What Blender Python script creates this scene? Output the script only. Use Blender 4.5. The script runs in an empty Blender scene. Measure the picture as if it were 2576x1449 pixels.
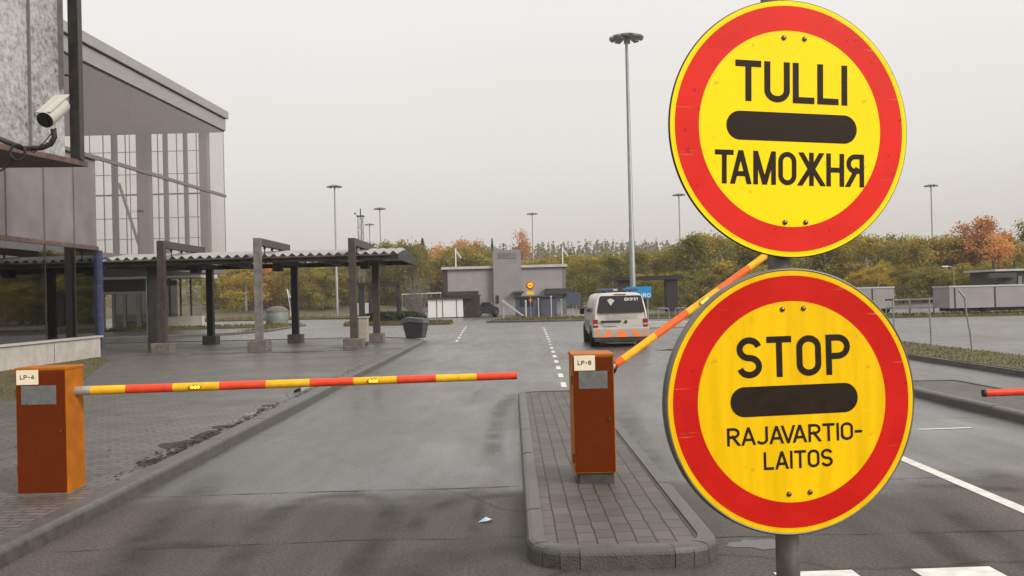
import bpy, bmesh, math, random
from mathutils import Vector, Matrix
R = math.radians
PI = math.pi
random.seed(7)

# ---------------------------------------------------------------- camera, sky, sun
EYE = 1.85
FPX, CX, CY = 2375.0, 1287.5, 724.5          # photograph measured at 2575 x 1449
ROLL, PITCH = 0.0252, 0.0090
scene = bpy.context.scene
cam = bpy.data.cameras.new('camera')
cam.sensor_width = 36
cam.lens = 36 * FPX / 2575
cam.clip_end = 4000
cam.clip_start = 0.05
camo = bpy.data.objects.new('camera', cam)
scene.collection.objects.link(camo)
_f = Vector((0, math.cos(PITCH), math.sin(PITCH)))
_u = Vector((0, -math.sin(PITCH), math.cos(PITCH)))
_r = Vector((1, 0, 0))
cr = _r * math.cos(ROLL) - _u * math.sin(ROLL)
cu = _r * math.sin(ROLL) + _u * math.cos(ROLL)
M = Matrix(((cr.x, cu.x, -_f.x), (cr.y, cu.y, -_f.y), (cr.z, cu.z, -_f.z))).to_4x4()
M.translation = (0, 0, EYE)
camo.matrix_world = M
scene.camera = camo

SUN_EL, SUN_AZ = R(32), R(128)                # azimuth from +Y towards +X
sdir = Vector((math.sin(SUN_AZ) * math.cos(SUN_EL), math.cos(SUN_AZ) * math.cos(SUN_EL), math.sin(SUN_EL)))
world = bpy.data.worlds.new('World')
scene.world = world
world.use_nodes = True
wn, wl = world.node_tree.nodes, world.node_tree.links
for n in list(wn): wn.remove(n)
wo = wn.new('ShaderNodeOutputWorld')
sky = wn.new('ShaderNodeTexSky')
sky.sky_type = 'NISHITA'
sky.sun_disc = False
sky.sun_elevation = SUN_EL
sky.sun_rotation = SUN_AZ
sky.dust_density = 4
bg1 = wn.new('ShaderNodeBackground'); bg1.inputs[1].default_value = 0.1
wl.new(sky.outputs[0], bg1.inputs[0])
tc = wn.new('ShaderNodeTexCoord')
sx = wn.new('ShaderNodeSeparateXYZ'); wl.new(tc.outputs['Generated'], sx.inputs[0])
rp = wn.new('ShaderNodeValToRGB'); wl.new(sx.outputs[2], rp.inputs[0])
els = rp.color_ramp.elements
els[0].position = 0.0; els[0].color = (0.615, 0.57, 0.54, 1)
els[1].position = 1.0; els[1].color = (1.0, 0.985, 0.96, 1)
for p, c in ((0.06, (0.70, 0.66, 0.625)), (0.14, (0.85, 0.815, 0.78)), (0.28, (0.94, 0.91, 0.875))):
    e = els.new(p); e.color = (*c, 1)
# overhead cloud is brighter than the cloud near the horizon (overcast sky)
mp = wn.new('ShaderNodeMapRange'); wl.new(sx.outputs[2], mp.inputs[0])
mp.inputs[1].default_value = 0.3; mp.inputs[2].default_value = 1.0
mp.inputs[3].default_value = 1.0; mp.inputs[4].default_value = 1.35
cn = wn.new('ShaderNodeTexNoise'); cn.inputs['Scale'].default_value = 2.2; cn.inputs['Detail'].default_value = 4
wl.new(tc.outputs['Generated'], cn.inputs['Vector'])
cm = wn.new('ShaderNodeMapRange'); wl.new(cn.outputs[0], cm.inputs[0])
cm.inputs[3].default_value = 0.95; cm.inputs[4].default_value = 1.05
mm = wn.new('ShaderNodeMath'); mm.operation = 'MULTIPLY'
wl.new(mp.outputs[0], mm.inputs[0]); wl.new(cm.outputs[0], mm.inputs[1])
bg2 = wn.new('ShaderNodeBackground'); wl.new(rp.outputs[0], bg2.inputs[0]); wl.new(mm.outputs[0], bg2.inputs[1])
mx = wn.new('ShaderNodeMixShader'); mx.inputs[0].default_value = 0.93
wl.new(bg1.outputs[0], mx.inputs[1]); wl.new(bg2.outputs[0], mx.inputs[2])
wl.new(mx.outputs[0], wo.inputs[0])

sun = bpy.data.lights.new('sun', 'SUN')
sun.energy = 3.0; sun.angle = R(25); sun.color = (1.0, 0.96, 0.9)
suno = bpy.data.objects.new('sun', sun)
scene.collection.objects.link(suno)
suno.rotation_euler = sdir.to_track_quat('Z', 'Y').to_euler()
suno.location = (0, 0, 60)

vs = scene.view_settings
vs.view_transform = 'Standard'; vs.look = 'None'; vs.exposure = 0.0; vs.gamma = 1.0; vs.use_curve_mapping = False
scene.cycles.max_bounces = 8
scene.cycles.transparent_max_bounces = 12

# ---------------------------------------------------------------- helpers
C = scene.collection

def ray(x, y):
    return cr * ((x - CX) / FPX) + cu * ((CY - y) / FPX) + _f

def at(x, y, D):
    """point seen at photo pixel (x, y) at distance D along world Y"""
    r = ray(x, y)
    return Vector((0, 0, EYE)) + r * (D / r.y)

def gnd(x, y, z=0.0):
    r = ray(x, y)
    return Vector((0, 0, EYE)) + r * ((z - EYE) / r.z)

class MB:
    def __init__(s):
        s.v, s.f, s.m, s.sm = [], [], [], []
    def add(s, vs, fs, mi=0, smooth=False, mat=None):
        b = len(s.v)
        for p in vs:
            p = Vector(p)
            s.v.append(mat @ p if mat is not None else p)
        for q in fs:
            s.f.append([b + i for i in q]); s.m.append(mi); s.sm.append(smooth)
        return s
    def box(s, c, d, rz=0, mi=0, mat=None):
        x, y, z = d[0] / 2, d[1] / 2, d[2] / 2
        T = Matrix.Translation(Vector(c)) @ Matrix.Rotation(rz, 4, 'Z')
        if mat is not None: T = mat @ T
        vs = [(-x, -y, -z), (x, -y, -z), (x, y, -z), (-x, y, -z), (-x, -y, z), (x, -y, z), (x, y, z), (-x, y, z)]
        return s.add(vs, [(3, 2, 1, 0), (4, 5, 6, 7), (0, 1, 5, 4), (1, 2, 6, 5), (2, 3, 7, 6), (3, 0, 4, 7)], mi, False, T)
    def b2(s, x0, x1, y0, y1, z0, z1, mi=0, mat=None):
        return s.box(((x0 + x1) / 2, (y0 + y1) / 2, (z0 + z1) / 2), (abs(x1 - x0), abs(y1 - y0), abs(z1 - z0)), 0, mi, mat)
    def beam(s, a, b, w, h=None, mi=0, up=(0, 0, 1)):
        a, b = Vector(a), Vector(b); h = h or w
        d = (b - a).normalized(); u = Vector(up)
        if abs(d.dot(u)) > 0.98: u = Vector((0, 1, 0))
        sd = d.cross(u).normalized(); u = sd.cross(d)
        vs = []
        for p in (a, b):
            for i, j in ((-1, -1), (1, -1), (1, 1), (-1, 1)):
                vs.append(p + sd * (i * w / 2) + u * (j * h / 2))
        return s.add(vs, [(0, 1, 2, 3), (7, 6, 5, 4), (0, 4, 5, 1), (1, 5, 6, 2), (2, 6, 7, 3), (3, 7, 4, 0)], mi)
    def tube(s, pts, r, n=10, mi=0, smooth=True, caps=True):
        pts = [Vector(p) for p in pts]
        rs = r if isinstance(r, (list, tuple)) else [r] * len(pts)
        vs, fs = [], []
        ref = None
        for i, p in enumerate(pts):
            d = (pts[min(i + 1, len(pts) - 1)] - pts[max(i - 1, 0)]).normalized()
            if ref is None:
                ref = Vector((0, 0, 1)) if abs(d.z) < 0.9 else Vector((0, 1, 0))
            a = d.cross(ref).normalized(); b = a.cross(d).normalized(); ref = b
            for k in range(n):
                t = 2 * PI * k / n
                vs.append(p + (a * math.cos(t) + b * math.sin(t)) * rs[i])
        for i in range(len(pts) - 1):
            for k in range(n):
                fs.append((i * n + k, i * n + (k + 1) % n, (i + 1) * n + (k + 1) % n, (i + 1) * n + k))
        s.add(vs, fs, mi, smooth)
        if caps:
            L = len(pts) - 1
            s.add(vs[:n], [tuple(range(n))], mi); s.add(vs[L * n:], [tuple(reversed(range(n)))], mi)
        return s
    def lathe(s, prof, n=24, mi=0, mat=None, smooth=True):
        vs, fs = [], []
        for (r, z) in prof:
            for k in range(n):
                t = 2 * PI * k / n
                vs.append((r * math.cos(t), r * math.sin(t), z))
        for i in range(len(prof) - 1):
            for k in range(n):
                fs.append((i * n + k, i * n + (k + 1) % n, (i + 1) * n + (k + 1) % n, (i + 1) * n + k))
        return s.add(vs, fs, mi, smooth, mat)
    def poly(s, pts, mi=0, mat=None):
        return s.add(pts, [tuple(range(len(pts)))], mi, False, mat)
    def prism(s, pts, z0, z1, mi=0, mat=None):
        n = len(pts)
        vs = [(p[0], p[1], z0) for p in pts] + [(p[0], p[1], z1) for p in pts]
        fs = [tuple(reversed(range(n))), tuple(range(n, 2 * n))] + [(i, (i + 1) % n, n + (i + 1) % n, n + i) for i in range(n)]
        return s.add(vs, fs, mi, False, mat)
    def disc(s, r0, r1, z, n=96, mi=0, mat=None):
        """flat ring in the local XY plane"""
        vs, fs = [], []
        for k in range(n):
            t = 2 * PI * k / n
            vs += [(r0 * math.cos(t), r0 * math.sin(t), z), (r1 * math.cos(t), r1 * math.sin(t), z)]
        if r0 == 0:
            return s.add([v for v in vs[1::2]], [tuple(range(n))], mi, False, mat)
        for k in range(n):
            j = (k + 1) % n
            fs.append((2 * k, 2 * k + 1, 2 * j + 1, 2 * j))
        return s.add(vs, fs, mi, False, mat)
    def build(s, name, mats, parent=None, bevel=0, loc=None, label=None):
        me = bpy.data.meshes.new(name)
        me.from_pydata([tuple(v) for v in s.v], [], s.f)
        for m in (mats if isinstance(mats, (list, tuple)) else [mats]): me.materials.append(m)
        me.polygons.foreach_set('material_index', s.m)
        me.polygons.foreach_set('use_smooth', s.sm)
        me.update()
        o = bpy.data.objects.new(name, me)
        C.objects.link(o)
        if loc is not None: o.location = loc
        if parent is not None: o.parent = parent
        if bevel:
            b = o.modifiers.new('bevel', 'BEVEL'); b.width = bevel; b.segments = 2; b.limit_method = 'ANGLE'
        if label: o['label'] = label
        return o

def tag(o, label=None, cat=None, group=None, kind=None):
    if label: o['label'] = label
    if cat: o['category'] = cat
    if group: o['group'] = group
    if kind: o['kind'] = kind
    return o

def thing(name, loc, label, cat, group=None, rz=0):
    o = bpy.data.objects.new(name, None); C.objects.link(o)
    o.location = loc; o.rotation_euler = (0, 0, rz); o.empty_display_size = 0.2
    return tag(o, label, cat, group)

def struct(o):
    o['kind'] = 'structure'; return o

def copy_tree(o, parent=None):
    c = o.copy(); C.objects.link(c)
    if parent is not None: c.parent = parent
    for ch in [k for k in bpy.data.objects if k.parent == o]:
        copy_tree(ch, c)
    return c

# ---------------------------------------------------------------- materials
def mat(name, col, rough=0.6, metal=0.0, var=0.15, scale=6.0, bump=0.0, bscale=40.0, col2=None, spec=0.5, rvar=0.1, stretch=(1, 1, 1), detail=6):
    m = bpy.data.materials.new(name); m.use_nodes = True
    N, L = m.node_tree.nodes, m.node_tree.links
    p = N['Principled BSDF']
    p.inputs['Metallic'].default_value = metal
    p.inputs['Specular IOR Level'].default_value = spec
    t = N.new('ShaderNodeTexCoord')
    mpg = N.new('ShaderNodeMapping'); mpg.inputs['Scale'].default_value = stretch
    L.new(t.outputs['Object'], mpg.inputs['Vector'])
    nz = N.new('ShaderNodeTexNoise'); nz.inputs['Scale'].default_value = scale; nz.inputs['Detail'].default_value = detail
    L.new(mpg.outputs[0], nz.inputs['Vector'])
    r = N.new('ShaderNodeValToRGB')
    r.color_ramp.elements[0].position = 0.3; r.color_ramp.elements[1].position = 0.7
    c2 = col2 or tuple(min(1, c * (1 + var)) for c in col)
    c1 = col if col2 else tuple(c * (1 - var) for c in col)
    r.color_ramp.elements[0].color = (*c1, 1); r.color_ramp.elements[1].color = (*c2, 1)
    L.new(nz.outputs[0], r.inputs[0]); L.new(r.outputs[0], p.inputs['Base Color'])
    mr = N.new('ShaderNodeMapRange'); L.new(nz.outputs[0], mr.inputs[0])
    mr.inputs[1].default_value = 0.3; mr.inputs[2].default_value = 0.7
    mr.inputs[3].default_value = max(0.02, rough - rvar); mr.inputs[4].default_value = min(1, rough + rvar)
    L.new(mr.outputs[0], p.inputs['Roughness'])
    if bump:
        bn = N.new('ShaderNodeTexNoise'); bn.inputs['Scale'].default_value = bscale; bn.inputs['Detail'].default_value = 5
        L.new(t.outputs['Object'], bn.inputs['Vector'])
        b = N.new('ShaderNodeBump'); b.inputs['Strength'].default_value = bump; b.inputs['Distance'].default_value = 0.02
        L.new(bn.outputs[0], b.inputs['Height']); L.new(b.outputs[0], p.inputs['Normal'])
    return m

def add_specks(m, dark, amount):
    """small chips, scratches and grime on an old sign film"""
    N, L = m.node_tree.nodes, m.node_tree.links
    p = N['Principled BSDF']; src = p.inputs['Base Color'].links[0].from_socket
    t = N.new('ShaderNodeTexCoord')
    a = N.new('ShaderNodeTexNoise'); a.inputs['Scale'].default_value = 42; a.inputs['Detail'].default_value = 4; L.new(t.outputs['Object'], a.inputs['Vector'])
    mr = N.new('ShaderNodeMapRange'); L.new(a.outputs[0], mr.inputs[0]); mr.inputs[1].default_value = 0.655; mr.inputs[2].default_value = 0.72; mr.inputs[3].default_value = 0; mr.inputs[4].default_value = amount
    mg = N.new('ShaderNodeMapping'); mg.inputs['Scale'].default_value = (4, 90, 1); mg.inputs['Rotation'].default_value = (0, 0, 0.12); L.new(t.outputs['Object'], mg.inputs['Vector'])
    b = N.new('ShaderNodeTexNoise'); b.inputs['Scale'].default_value = 1.0; b.inputs['Detail'].default_value = 3; L.new(mg.outputs[0], b.inputs['Vector'])
    mb_ = N.new('ShaderNodeMapRange'); L.new(b.outputs[0], mb_.inputs[0]); mb_.inputs[1].default_value = 0.66; mb_.inputs[2].default_value = 0.76; mb_.inputs[3].default_value = 0; mb_.inputs[4].default_value = amount * .5
    m1 = N.new('ShaderNodeMix'); m1.data_type = 'RGBA'; L.new(mr.outputs[0], m1.inputs[0]); L.new(src, m1.inputs[6]); m1.inputs[7].default_value = (*dark, 1)
    m2 = N.new('ShaderNodeMix'); m2.data_type = 'RGBA'; L.new(mb_.outputs[0], m2.inputs[0]); L.new(m1.outputs[2], m2.inputs[6]); m2.inputs[7].default_value = (0.9, 0.75, 0.35, 1)
    L.new(m2.outputs[2], p.inputs['Base Color'])

def glass_mat(name, tint, refl=0.08, rough=0.02):
    m = bpy.data.materials.new(name); m.use_nodes = True
    N, L = m.node_tree.nodes, m.node_tree.links
    for n in list(N): N.remove(n)
    o = N.new('ShaderNodeOutputMaterial')
    tr = N.new('ShaderNodeBsdfTransparent'); tr.inputs[0].default_value = (*tint, 1)
    gl = N.new('ShaderNodeBsdfGlossy'); gl.inputs['Roughness'].default_value = rough
    lw = N.new('ShaderNodeFresnel'); lw.inputs[0].default_value = 1.4
    ad = N.new('ShaderNodeMath'); ad.operation = 'ADD'; ad.inputs[1].default_value = refl - 0.03; ad.use_clamp = True
    L.new(lw.outputs[0], ad.inputs[0])
    mxs = N.new('ShaderNodeMixShader')
    L.new(ad.outputs[0], mxs.inputs[0]); L.new(tr.outputs[0], mxs.inputs[1]); L.new(gl.outputs[0], mxs.inputs[2])
    L.new(mxs.outputs[0], o.inputs[0])
    return m

def leaf_mat(name, c1, c2, c3):
    m = bpy.data.materials.new(name); m.use_nodes = True
    N, L = m.node_tree.nodes, m.node_tree.links
    p = N['Principled BSDF']; p.inputs['Roughness'].default_value = 0.7; p.inputs['Specular IOR Level'].default_value = 0.2
    g = N.new('ShaderNodeNewGeometry'); oi = N.new('ShaderNodeObjectInfo')
    t = N.new('ShaderNodeTexCoord')
    nz = N.new('ShaderNodeTexNoise'); nz.inputs['Scale'].default_value = 0.55; nz.inputs['Detail'].default_value = 2
    L.new(t.outputs['Object'], nz.inputs['Vector'])
    a = N.new('ShaderNodeMath'); a.operation = 'MULTIPLY_ADD'; a.inputs[1].default_value = 0.35
    L.new(g.outputs['Random Per Island'], a.inputs[0])
    b = N.new('ShaderNodeMath'); b.operation = 'MULTIPLY_ADD'; b.inputs[1].default_value = 0.45; b.inputs[2].default_value = -0.2
    L.new(oi.outputs['Random'], b.inputs[0]); L.new(b.outputs[0], a.inputs[2])
    d = N.new('ShaderNodeMath'); d.operation = 'ADD'; d.use_clamp = True
    s = N.new('ShaderNodeMath'); s.operation = 'MULTIPLY'; s.inputs[1].default_value = 0.75
    L.new(nz.outputs[0], s.inputs[0]); L.new(a.outputs[0], d.inputs[0]); L.new(s.outputs[0], d.inputs[1])
    r = N.new('ShaderNodeValToRGB'); L.new(d.outputs[0], r.inputs[0])
    r.color_ramp.elements[0].position = 0.15; r.color_ramp.elements[0].color = (*c1, 1)
    r.color_ramp.elements[1].position = 0.85; r.color_ramp.elements[1].color = (*c3, 1)
    e = r.color_ramp.elements.new(0.5); e.color = (*c2, 1)
    L.new(r.outputs[0], p.inputs['Base Color'])
    tl = N.new('ShaderNodeBsdfTranslucent'); L.new(r.outputs[0], tl.inputs[0])
    ms = N.new('ShaderNodeMixShader'); ms.inputs[0].default_value = 0.4
    L.new(p.outputs[0], ms.inputs[1]); L.new(tl.outputs[0], ms.inputs[2]); L.new(ms.outputs[0], N['Material Output'].inputs[0])
    return m

def asphalt_mat(name, dark, light, wet=0.3, dry=0.55, cracks=True, dry_shade_line=None):
    m = bpy.data.materials.new(name); m.use_nodes = True
    N, L = m.node_tree.nodes, m.node_tree.links
    p = N['Principled BSDF']
    t = N.new('ShaderNodeTexCoord')
    def noise(sc, det=5, stretch=None, rough=0.55):
        n = N.new('ShaderNodeTexNoise'); n.inputs['Scale'].default_value = sc; n.inputs['Detail'].default_value = det
        n.inputs['Roughness'].default_value = rough
        if stretch:
            mp_ = N.new('ShaderNodeMapping'); mp_.inputs['Scale'].default_value = stretch
            L.new(t.outputs['Object'], mp_.inputs['Vector']); L.new(mp_.outputs[0], n.inputs['Vector'])
        else:
            L.new(t.outputs['Object'], n.inputs['Vector'])
        return n
    big = noise(0.22, 5, (1, 0.45, 1)); mid = noise(1.3, 6, (1.6, 0.35, 1)); fine = noise(60, 3); agg = noise(40, 9, None, 0.9)
    mixn = N.new('ShaderNodeMath'); mixn.operation = 'MULTIPLY_ADD'; mixn.inputs[1].default_value = 0.6
    h = N.new('ShaderNodeMath'); h.operation = 'MULTIPLY'; h.inputs[1].default_value = 0.4
    L.new(mid.outputs[0], h.inputs[0]); L.new(big.outputs[0], mixn.inputs[0]); L.new(h.outputs[0], mixn.inputs[2])
    ramp = N.new('ShaderNodeValToRGB'); L.new(mixn.outputs[0], ramp.inputs[0])
    ramp.color_ramp.elements[0].position = 0.38; ramp.color_ramp.elements[0].color = (*dark, 1)
    ramp.color_ramp.elements[1].position = 0.62; ramp.color_ramp.elements[1].color = (*light, 1)
    gr = N.new('ShaderNodeMapRange'); L.new(agg.outputs[0], gr.inputs[0])
    gr.inputs[1].default_value = 0.41; gr.inputs[2].default_value = 0.59; gr.inputs[3].default_value = 0.25; gr.inputs[4].default_value = 1.8
    mul = N.new('ShaderNodeMix'); mul.data_type = 'RGBA'; mul.blend_type = 'MULTIPLY'; mul.inputs[0].default_value = 1
    L.new(ramp.outputs[0], mul.inputs[6]); L.new(gr.outputs[0], mul.inputs[7])
    last = mul.outputs[2]
    if cracks:
        vo = N.new('ShaderNodeTexVoronoi'); vo.feature = 'DISTANCE_TO_EDGE'; vo.inputs['Scale'].default_value = 0.16
        wob = noise(0.9, 6); wv = N.new('ShaderNodeMix'); wv.data_type = 'RGBA'; wv.inputs[0].default_value = 0.35
        L.new(t.outputs['Object'], wv.inputs[6]); L.new(wob.outputs[1], wv.inputs[7]); L.new(wv.outputs[2], vo.inputs['Vector'])
        lt = N.new('ShaderNodeMapRange'); L.new(vo.outputs[0], lt.inputs[0])
        lt.inputs[1].default_value = 0.0; lt.inputs[2].default_value = 0.0035; lt.inputs[3].default_value = 0.45; lt.inputs[4].default_value = 1.0
        m2 = N.new('ShaderNodeMix'); m2.data_type = 'RGBA'; m2.blend_type = 'MULTIPLY'; m2.inputs[0].default_value = 1
        L.new(last, m2.inputs[6]); L.new(lt.outputs[0], m2.inputs[7]); last = m2.outputs[2]
    L.new(last, p.inputs['Base Color'])
    rr = N.new('ShaderNodeMapRange'); L.new(mixn.outputs[0], rr.inputs[0])
    rr.inputs[1].default_value = 0.36; rr.inputs[2].default_value = 0.6; rr.inputs[3].default_value = wet; rr.inputs[4].default_value = dry
    rough_out = rr.outputs[0]
    if dry_shade_line is not None:                    # the drip line: rain-wet beyond it, dry and dusty this side, roof shade put into its colour
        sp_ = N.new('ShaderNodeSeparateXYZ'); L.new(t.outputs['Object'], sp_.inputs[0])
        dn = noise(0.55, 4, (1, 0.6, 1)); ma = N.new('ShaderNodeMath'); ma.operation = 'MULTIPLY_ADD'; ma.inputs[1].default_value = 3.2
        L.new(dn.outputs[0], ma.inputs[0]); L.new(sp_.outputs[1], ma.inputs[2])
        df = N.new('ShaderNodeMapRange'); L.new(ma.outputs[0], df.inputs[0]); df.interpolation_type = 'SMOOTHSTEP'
        df.inputs[1].default_value = dry_shade_line + 1.2; df.inputs[2].default_value = dry_shade_line + 2.2; df.inputs[3].default_value = 1; df.inputs[4].default_value = 0
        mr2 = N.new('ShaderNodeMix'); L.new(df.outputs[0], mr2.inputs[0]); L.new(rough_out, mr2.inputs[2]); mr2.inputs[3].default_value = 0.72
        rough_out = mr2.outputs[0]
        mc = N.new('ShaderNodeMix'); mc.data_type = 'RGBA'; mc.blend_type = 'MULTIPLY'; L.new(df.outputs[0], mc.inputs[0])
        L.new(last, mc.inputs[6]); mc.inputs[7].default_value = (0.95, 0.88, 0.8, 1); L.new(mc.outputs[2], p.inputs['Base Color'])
    L.new(rough_out, p.inputs['Roughness'])
    # thin film of rain water: a smooth coat where the asphalt is wet, none where it has dried
    cw = N.new('ShaderNodeMapRange'); L.new(rough_out, cw.inputs[0])
    cw.inputs[1].default_value = wet; cw.inputs[2].default_value = 0.62; cw.inputs[3].default_value = 1.0; cw.inputs[4].default_value = 0.0
    ca = N.new('ShaderNodeMapRange'); L.new(agg.outputs[0], ca.inputs[0])
    ca.inputs[1].default_value = 0.43; ca.inputs[2].default_value = 0.57; ca.inputs[3].default_value = 0.35; ca.inputs[4].default_value = 1.2
    cwm = N.new('ShaderNodeMath'); cwm.operation = 'MULTIPLY'; cwm.use_clamp = True; L.new(cw.outputs[0], cwm.inputs[0]); L.new(ca.outputs[0], cwm.inputs[1])
    L.new(cwm.outputs[0], p.inputs['Coat Weight']); p.inputs['Coat IOR'].default_value = 1.33
    cr_ = N.new('ShaderNodeMapRange'); L.new(mixn.outputs[0], cr_.inputs[0])
    cr_.inputs[1].default_value = 0.36; cr_.inputs[2].default_value = 0.6; cr_.inputs[3].default_value = 0.17; cr_.inputs[4].default_value = 0.40
    L.new(cr_.outputs[0], p.inputs['Coat Roughness'])
    b = N.new('ShaderNodeBump'); b.inputs['Strength'].default_value = 0.2; b.inputs['Distance'].default_value = 0.003
    L.new(fine.outputs[0], b.inputs['Height']); L.new(b.outputs[0], p.inputs['Normal'])
    p.inputs['Specular IOR Level'].default_value = 0.45
    return m

def paver_mat(name, bw, bh, cols, mortar, wet=0, ms=0.0065, rot=PI / 2):
    m = bpy.data.materials.new(name); m.use_nodes = True
    N, L = m.node_tree.nodes, m.node_tree.links
    p = N['Principled BSDF']
    t = N.new('ShaderNodeTexCoord')
    mpg = N.new('ShaderNodeMapping'); mpg.inputs['Rotation'].default_value = (0, 0, rot)
    L.new(t.outputs['Object'], mpg.inputs['Vector'])
    wob = N.new('ShaderNodeTexNoise'); wob.inputs['Scale'].default_value = 3; L.new(t.outputs['Object'], wob.inputs['Vector'])
    wm = N.new('ShaderNodeMix'); wm.data_type = 'RGBA'; wm.blend_type = 'LINEAR_LIGHT'; wm.inputs[0].default_value = 0.012
    L.new(mpg.outputs[0], wm.inputs[6]); L.new(wob.outputs[1], wm.inputs[7])
    bk = N.new('ShaderNodeTexBrick'); L.new(wm.outputs[2], bk.inputs['Vector'])
    bk.inputs['Scale'].default_value = 1; bk.inputs['Brick Width'].default_value = bw; bk.inputs['Row Height'].default_value = bh
    bk.inputs['Mortar Size'].default_value = ms; bk.inputs['Mortar Smooth'].default_value = 0.3; bk.offset = 0.37; bk.offset_frequency = 2
    bk.inputs['Color1'].default_value = (*cols[0], 1); bk.inputs['Color2'].default_value = (*cols[1], 1); bk.inputs['Mortar'].default_value = (*mortar, 1)
    nz = N.new('ShaderNodeTexNoise'); nz.inputs['Scale'].default_value = 2.2; nz.inputs['Detail'].default_value = 6; L.new(t.outputs['Object'], nz.inputs['Vector'])
    ag = N.new('ShaderNodeTexNoise'); ag.inputs['Scale'].default_value = 150; ag.inputs['Detail'].default_value = 2; L.new(t.outputs['Object'], ag.inputs['Vector'])
    ad = N.new('ShaderNodeMath'); ad.operation = 'ADD'; L.new(nz.outputs[0], ad.inputs[0]); L.new(ag.outputs[0], ad.inputs[1])
    mr = N.new('ShaderNodeMapRange'); L.new(ad.outputs[0], mr.inputs[0]); mr.inputs[1].default_value = 0.6; mr.inputs[2].default_value = 1.4
    mr.inputs[3].default_value = 0.55; mr.inputs[4].default_value = 1.4
    ml = N.new('ShaderNodeMix'); ml.data_type = 'RGBA'; ml.blend_type = 'MULTIPLY'; ml.inputs[0].default_value = 1
    L.new(bk.outputs[0], ml.inputs[6]); L.new(mr.outputs[0], ml.inputs[7]); L.new(ml.outputs[2], p.inputs['Base Color'])
    p.inputs['Roughness'].default_value = 0.6
    if wet:
        wn_ = N.new('ShaderNodeTexNoise'); wn_.inputs['Scale'].default_value = 0.5; wn_.inputs['Detail'].default_value = 5; L.new(t.outputs['Object'], wn_.inputs['Vector'])
        wr = N.new('ShaderNodeMapRange'); L.new(wn_.outputs[0], wr.inputs[0]); wr.inputs[1].default_value = 0.35; wr.inputs[2].default_value = 0.62; wr.inputs[3].default_value = 0.15; wr.inputs[4].default_value = wet
        jm = N.new('ShaderNodeMapRange'); L.new(bk.outputs['Fac'], jm.inputs[0]); jm.inputs[3].default_value = 1.0; jm.inputs[4].default_value = 0.1
        jw = N.new('ShaderNodeMath'); jw.operation = 'MULTIPLY'; L.new(wr.outputs[0], jw.inputs[0]); L.new(jm.outputs[0], jw.inputs[1]); L.new(jw.outputs[0], p.inputs['Coat Weight']); p.inputs['Coat IOR'].default_value = 1.33; p.inputs['Coat Roughness'].default_value = 0.33
    b = N.new('ShaderNodeBump'); b.inputs['Strength'].default_value = 0.7; b.inputs['Distance'].default_value = 0.006; b.invert = True
    L.new(bk.outputs['Fac'], b.inputs['Height']); L.new(b.outputs[0], p.inputs['Normal'])
    return m

def spots_mat(name):
    """weathered glazing with rain spots and lichen"""
    m = bpy.data.materials.new(name); m.use_nodes = True
    N, L = m.node_tree.nodes, m.node_tree.links
    p = N['Principled BSDF']
    t = N.new('ShaderNodeTexCoord')
    mpg = N.new('ShaderNodeMapping'); mpg.inputs['Scale'].default_value = (1, 1, 0.9); L.new(t.outputs['Object'], mpg.inputs['Vector'])
    a = N.new('ShaderNodeTexNoise'); a.inputs['Scale'].default_value = 8.5; a.inputs['Detail'].default_value = 9; a.inputs['Roughness'].default_value = 0.75
    L.new(mpg.outputs[0], a.inputs['Vector'])
    b = N.new('ShaderNodeTexNoise'); b.inputs['Scale'].default_value = 0.45; b.inputs['Detail'].default_value = 3; L.new(mpg.outputs[0], b.inputs['Vector'])
    ad = N.new('ShaderNodeMath'); ad.operation = 'MULTIPLY_ADD'; ad.inputs[1].default_value = 0.5; L.new(b.outputs[0], ad.inputs[0]); L.new(a.outputs[0], ad.inputs[2])
    r = N.new('ShaderNodeValToRGB'); L.new(ad.outputs[0], r.inputs[0])
    r.color_ramp.elements[0].position = 0.56; r.color_ramp.elements[0].color = (0.06, 0.06, 0.056, 1)
    r.color_ramp.elements[1].position = 0.86; r.color_ramp.elements[1].color = (0.42, 0.42, 0.4, 1)
    e = r.color_ramp.elements.new(0.66); e.color = (0.22, 0.205, 0.2, 1)
    L.new(r.outputs[0], p.inputs['Base Color']); p.inputs['Roughness'].default_value = 0.35
    return m

MT = {}
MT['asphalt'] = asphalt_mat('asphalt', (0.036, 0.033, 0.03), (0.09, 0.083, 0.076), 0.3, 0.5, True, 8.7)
MT['walk'] = paver_mat('pavement_pavers', 0.21, 0.105, ((0.125, 0.11, 0.096), (0.09, 0.079, 0.069)), (0.026, 0.023, 0.018), 0.85, 0.008, 0.06)
MT['paver'] = paver_mat('pavers', 0.245, 0.138, ((0.105, 0.09, 0.076), (0.075, 0.066, 0.056)), (0.014, 0.015, 0.008))
MT['kerb'] = mat('kerb_granite', (0.058, 0.051, 0.043), 0.7, var=0.4, scale=9, bump=0.5, bscale=60)
MT['kerb'].node_tree.nodes['Principled BSDF'].inputs['Coat Weight'].default_value = 0.7
MT['kerb'].node_tree.nodes['Principled BSDF'].inputs['Coat Roughness'].default_value = 0.4
MT['white_paint'] = mat('road_paint', (0.5, 0.48, 0.44), 0.6, col2=(0.72, 0.69, 0.64), scale=8, detail=9)
MT['grass_soil'] = mat('grass_soil', (0.05, 0.05, 0.018), 0.9, col2=(0.13, 0.1, 0.045), scale=2.2, bump=0.8, bscale=18, detail=9)
MT['grass_blade'] = leaf_mat('grass_blade', (0.05, 0.06, 0.012), (0.1, 0.1, 0.02), (0.2, 0.16, 0.06))
MT['litter'] = leaf_mat('leaf_litter', (0.02, 0.016, 0.01), (0.05, 0.035, 0.018), (0.13, 0.08, 0.03))
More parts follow.
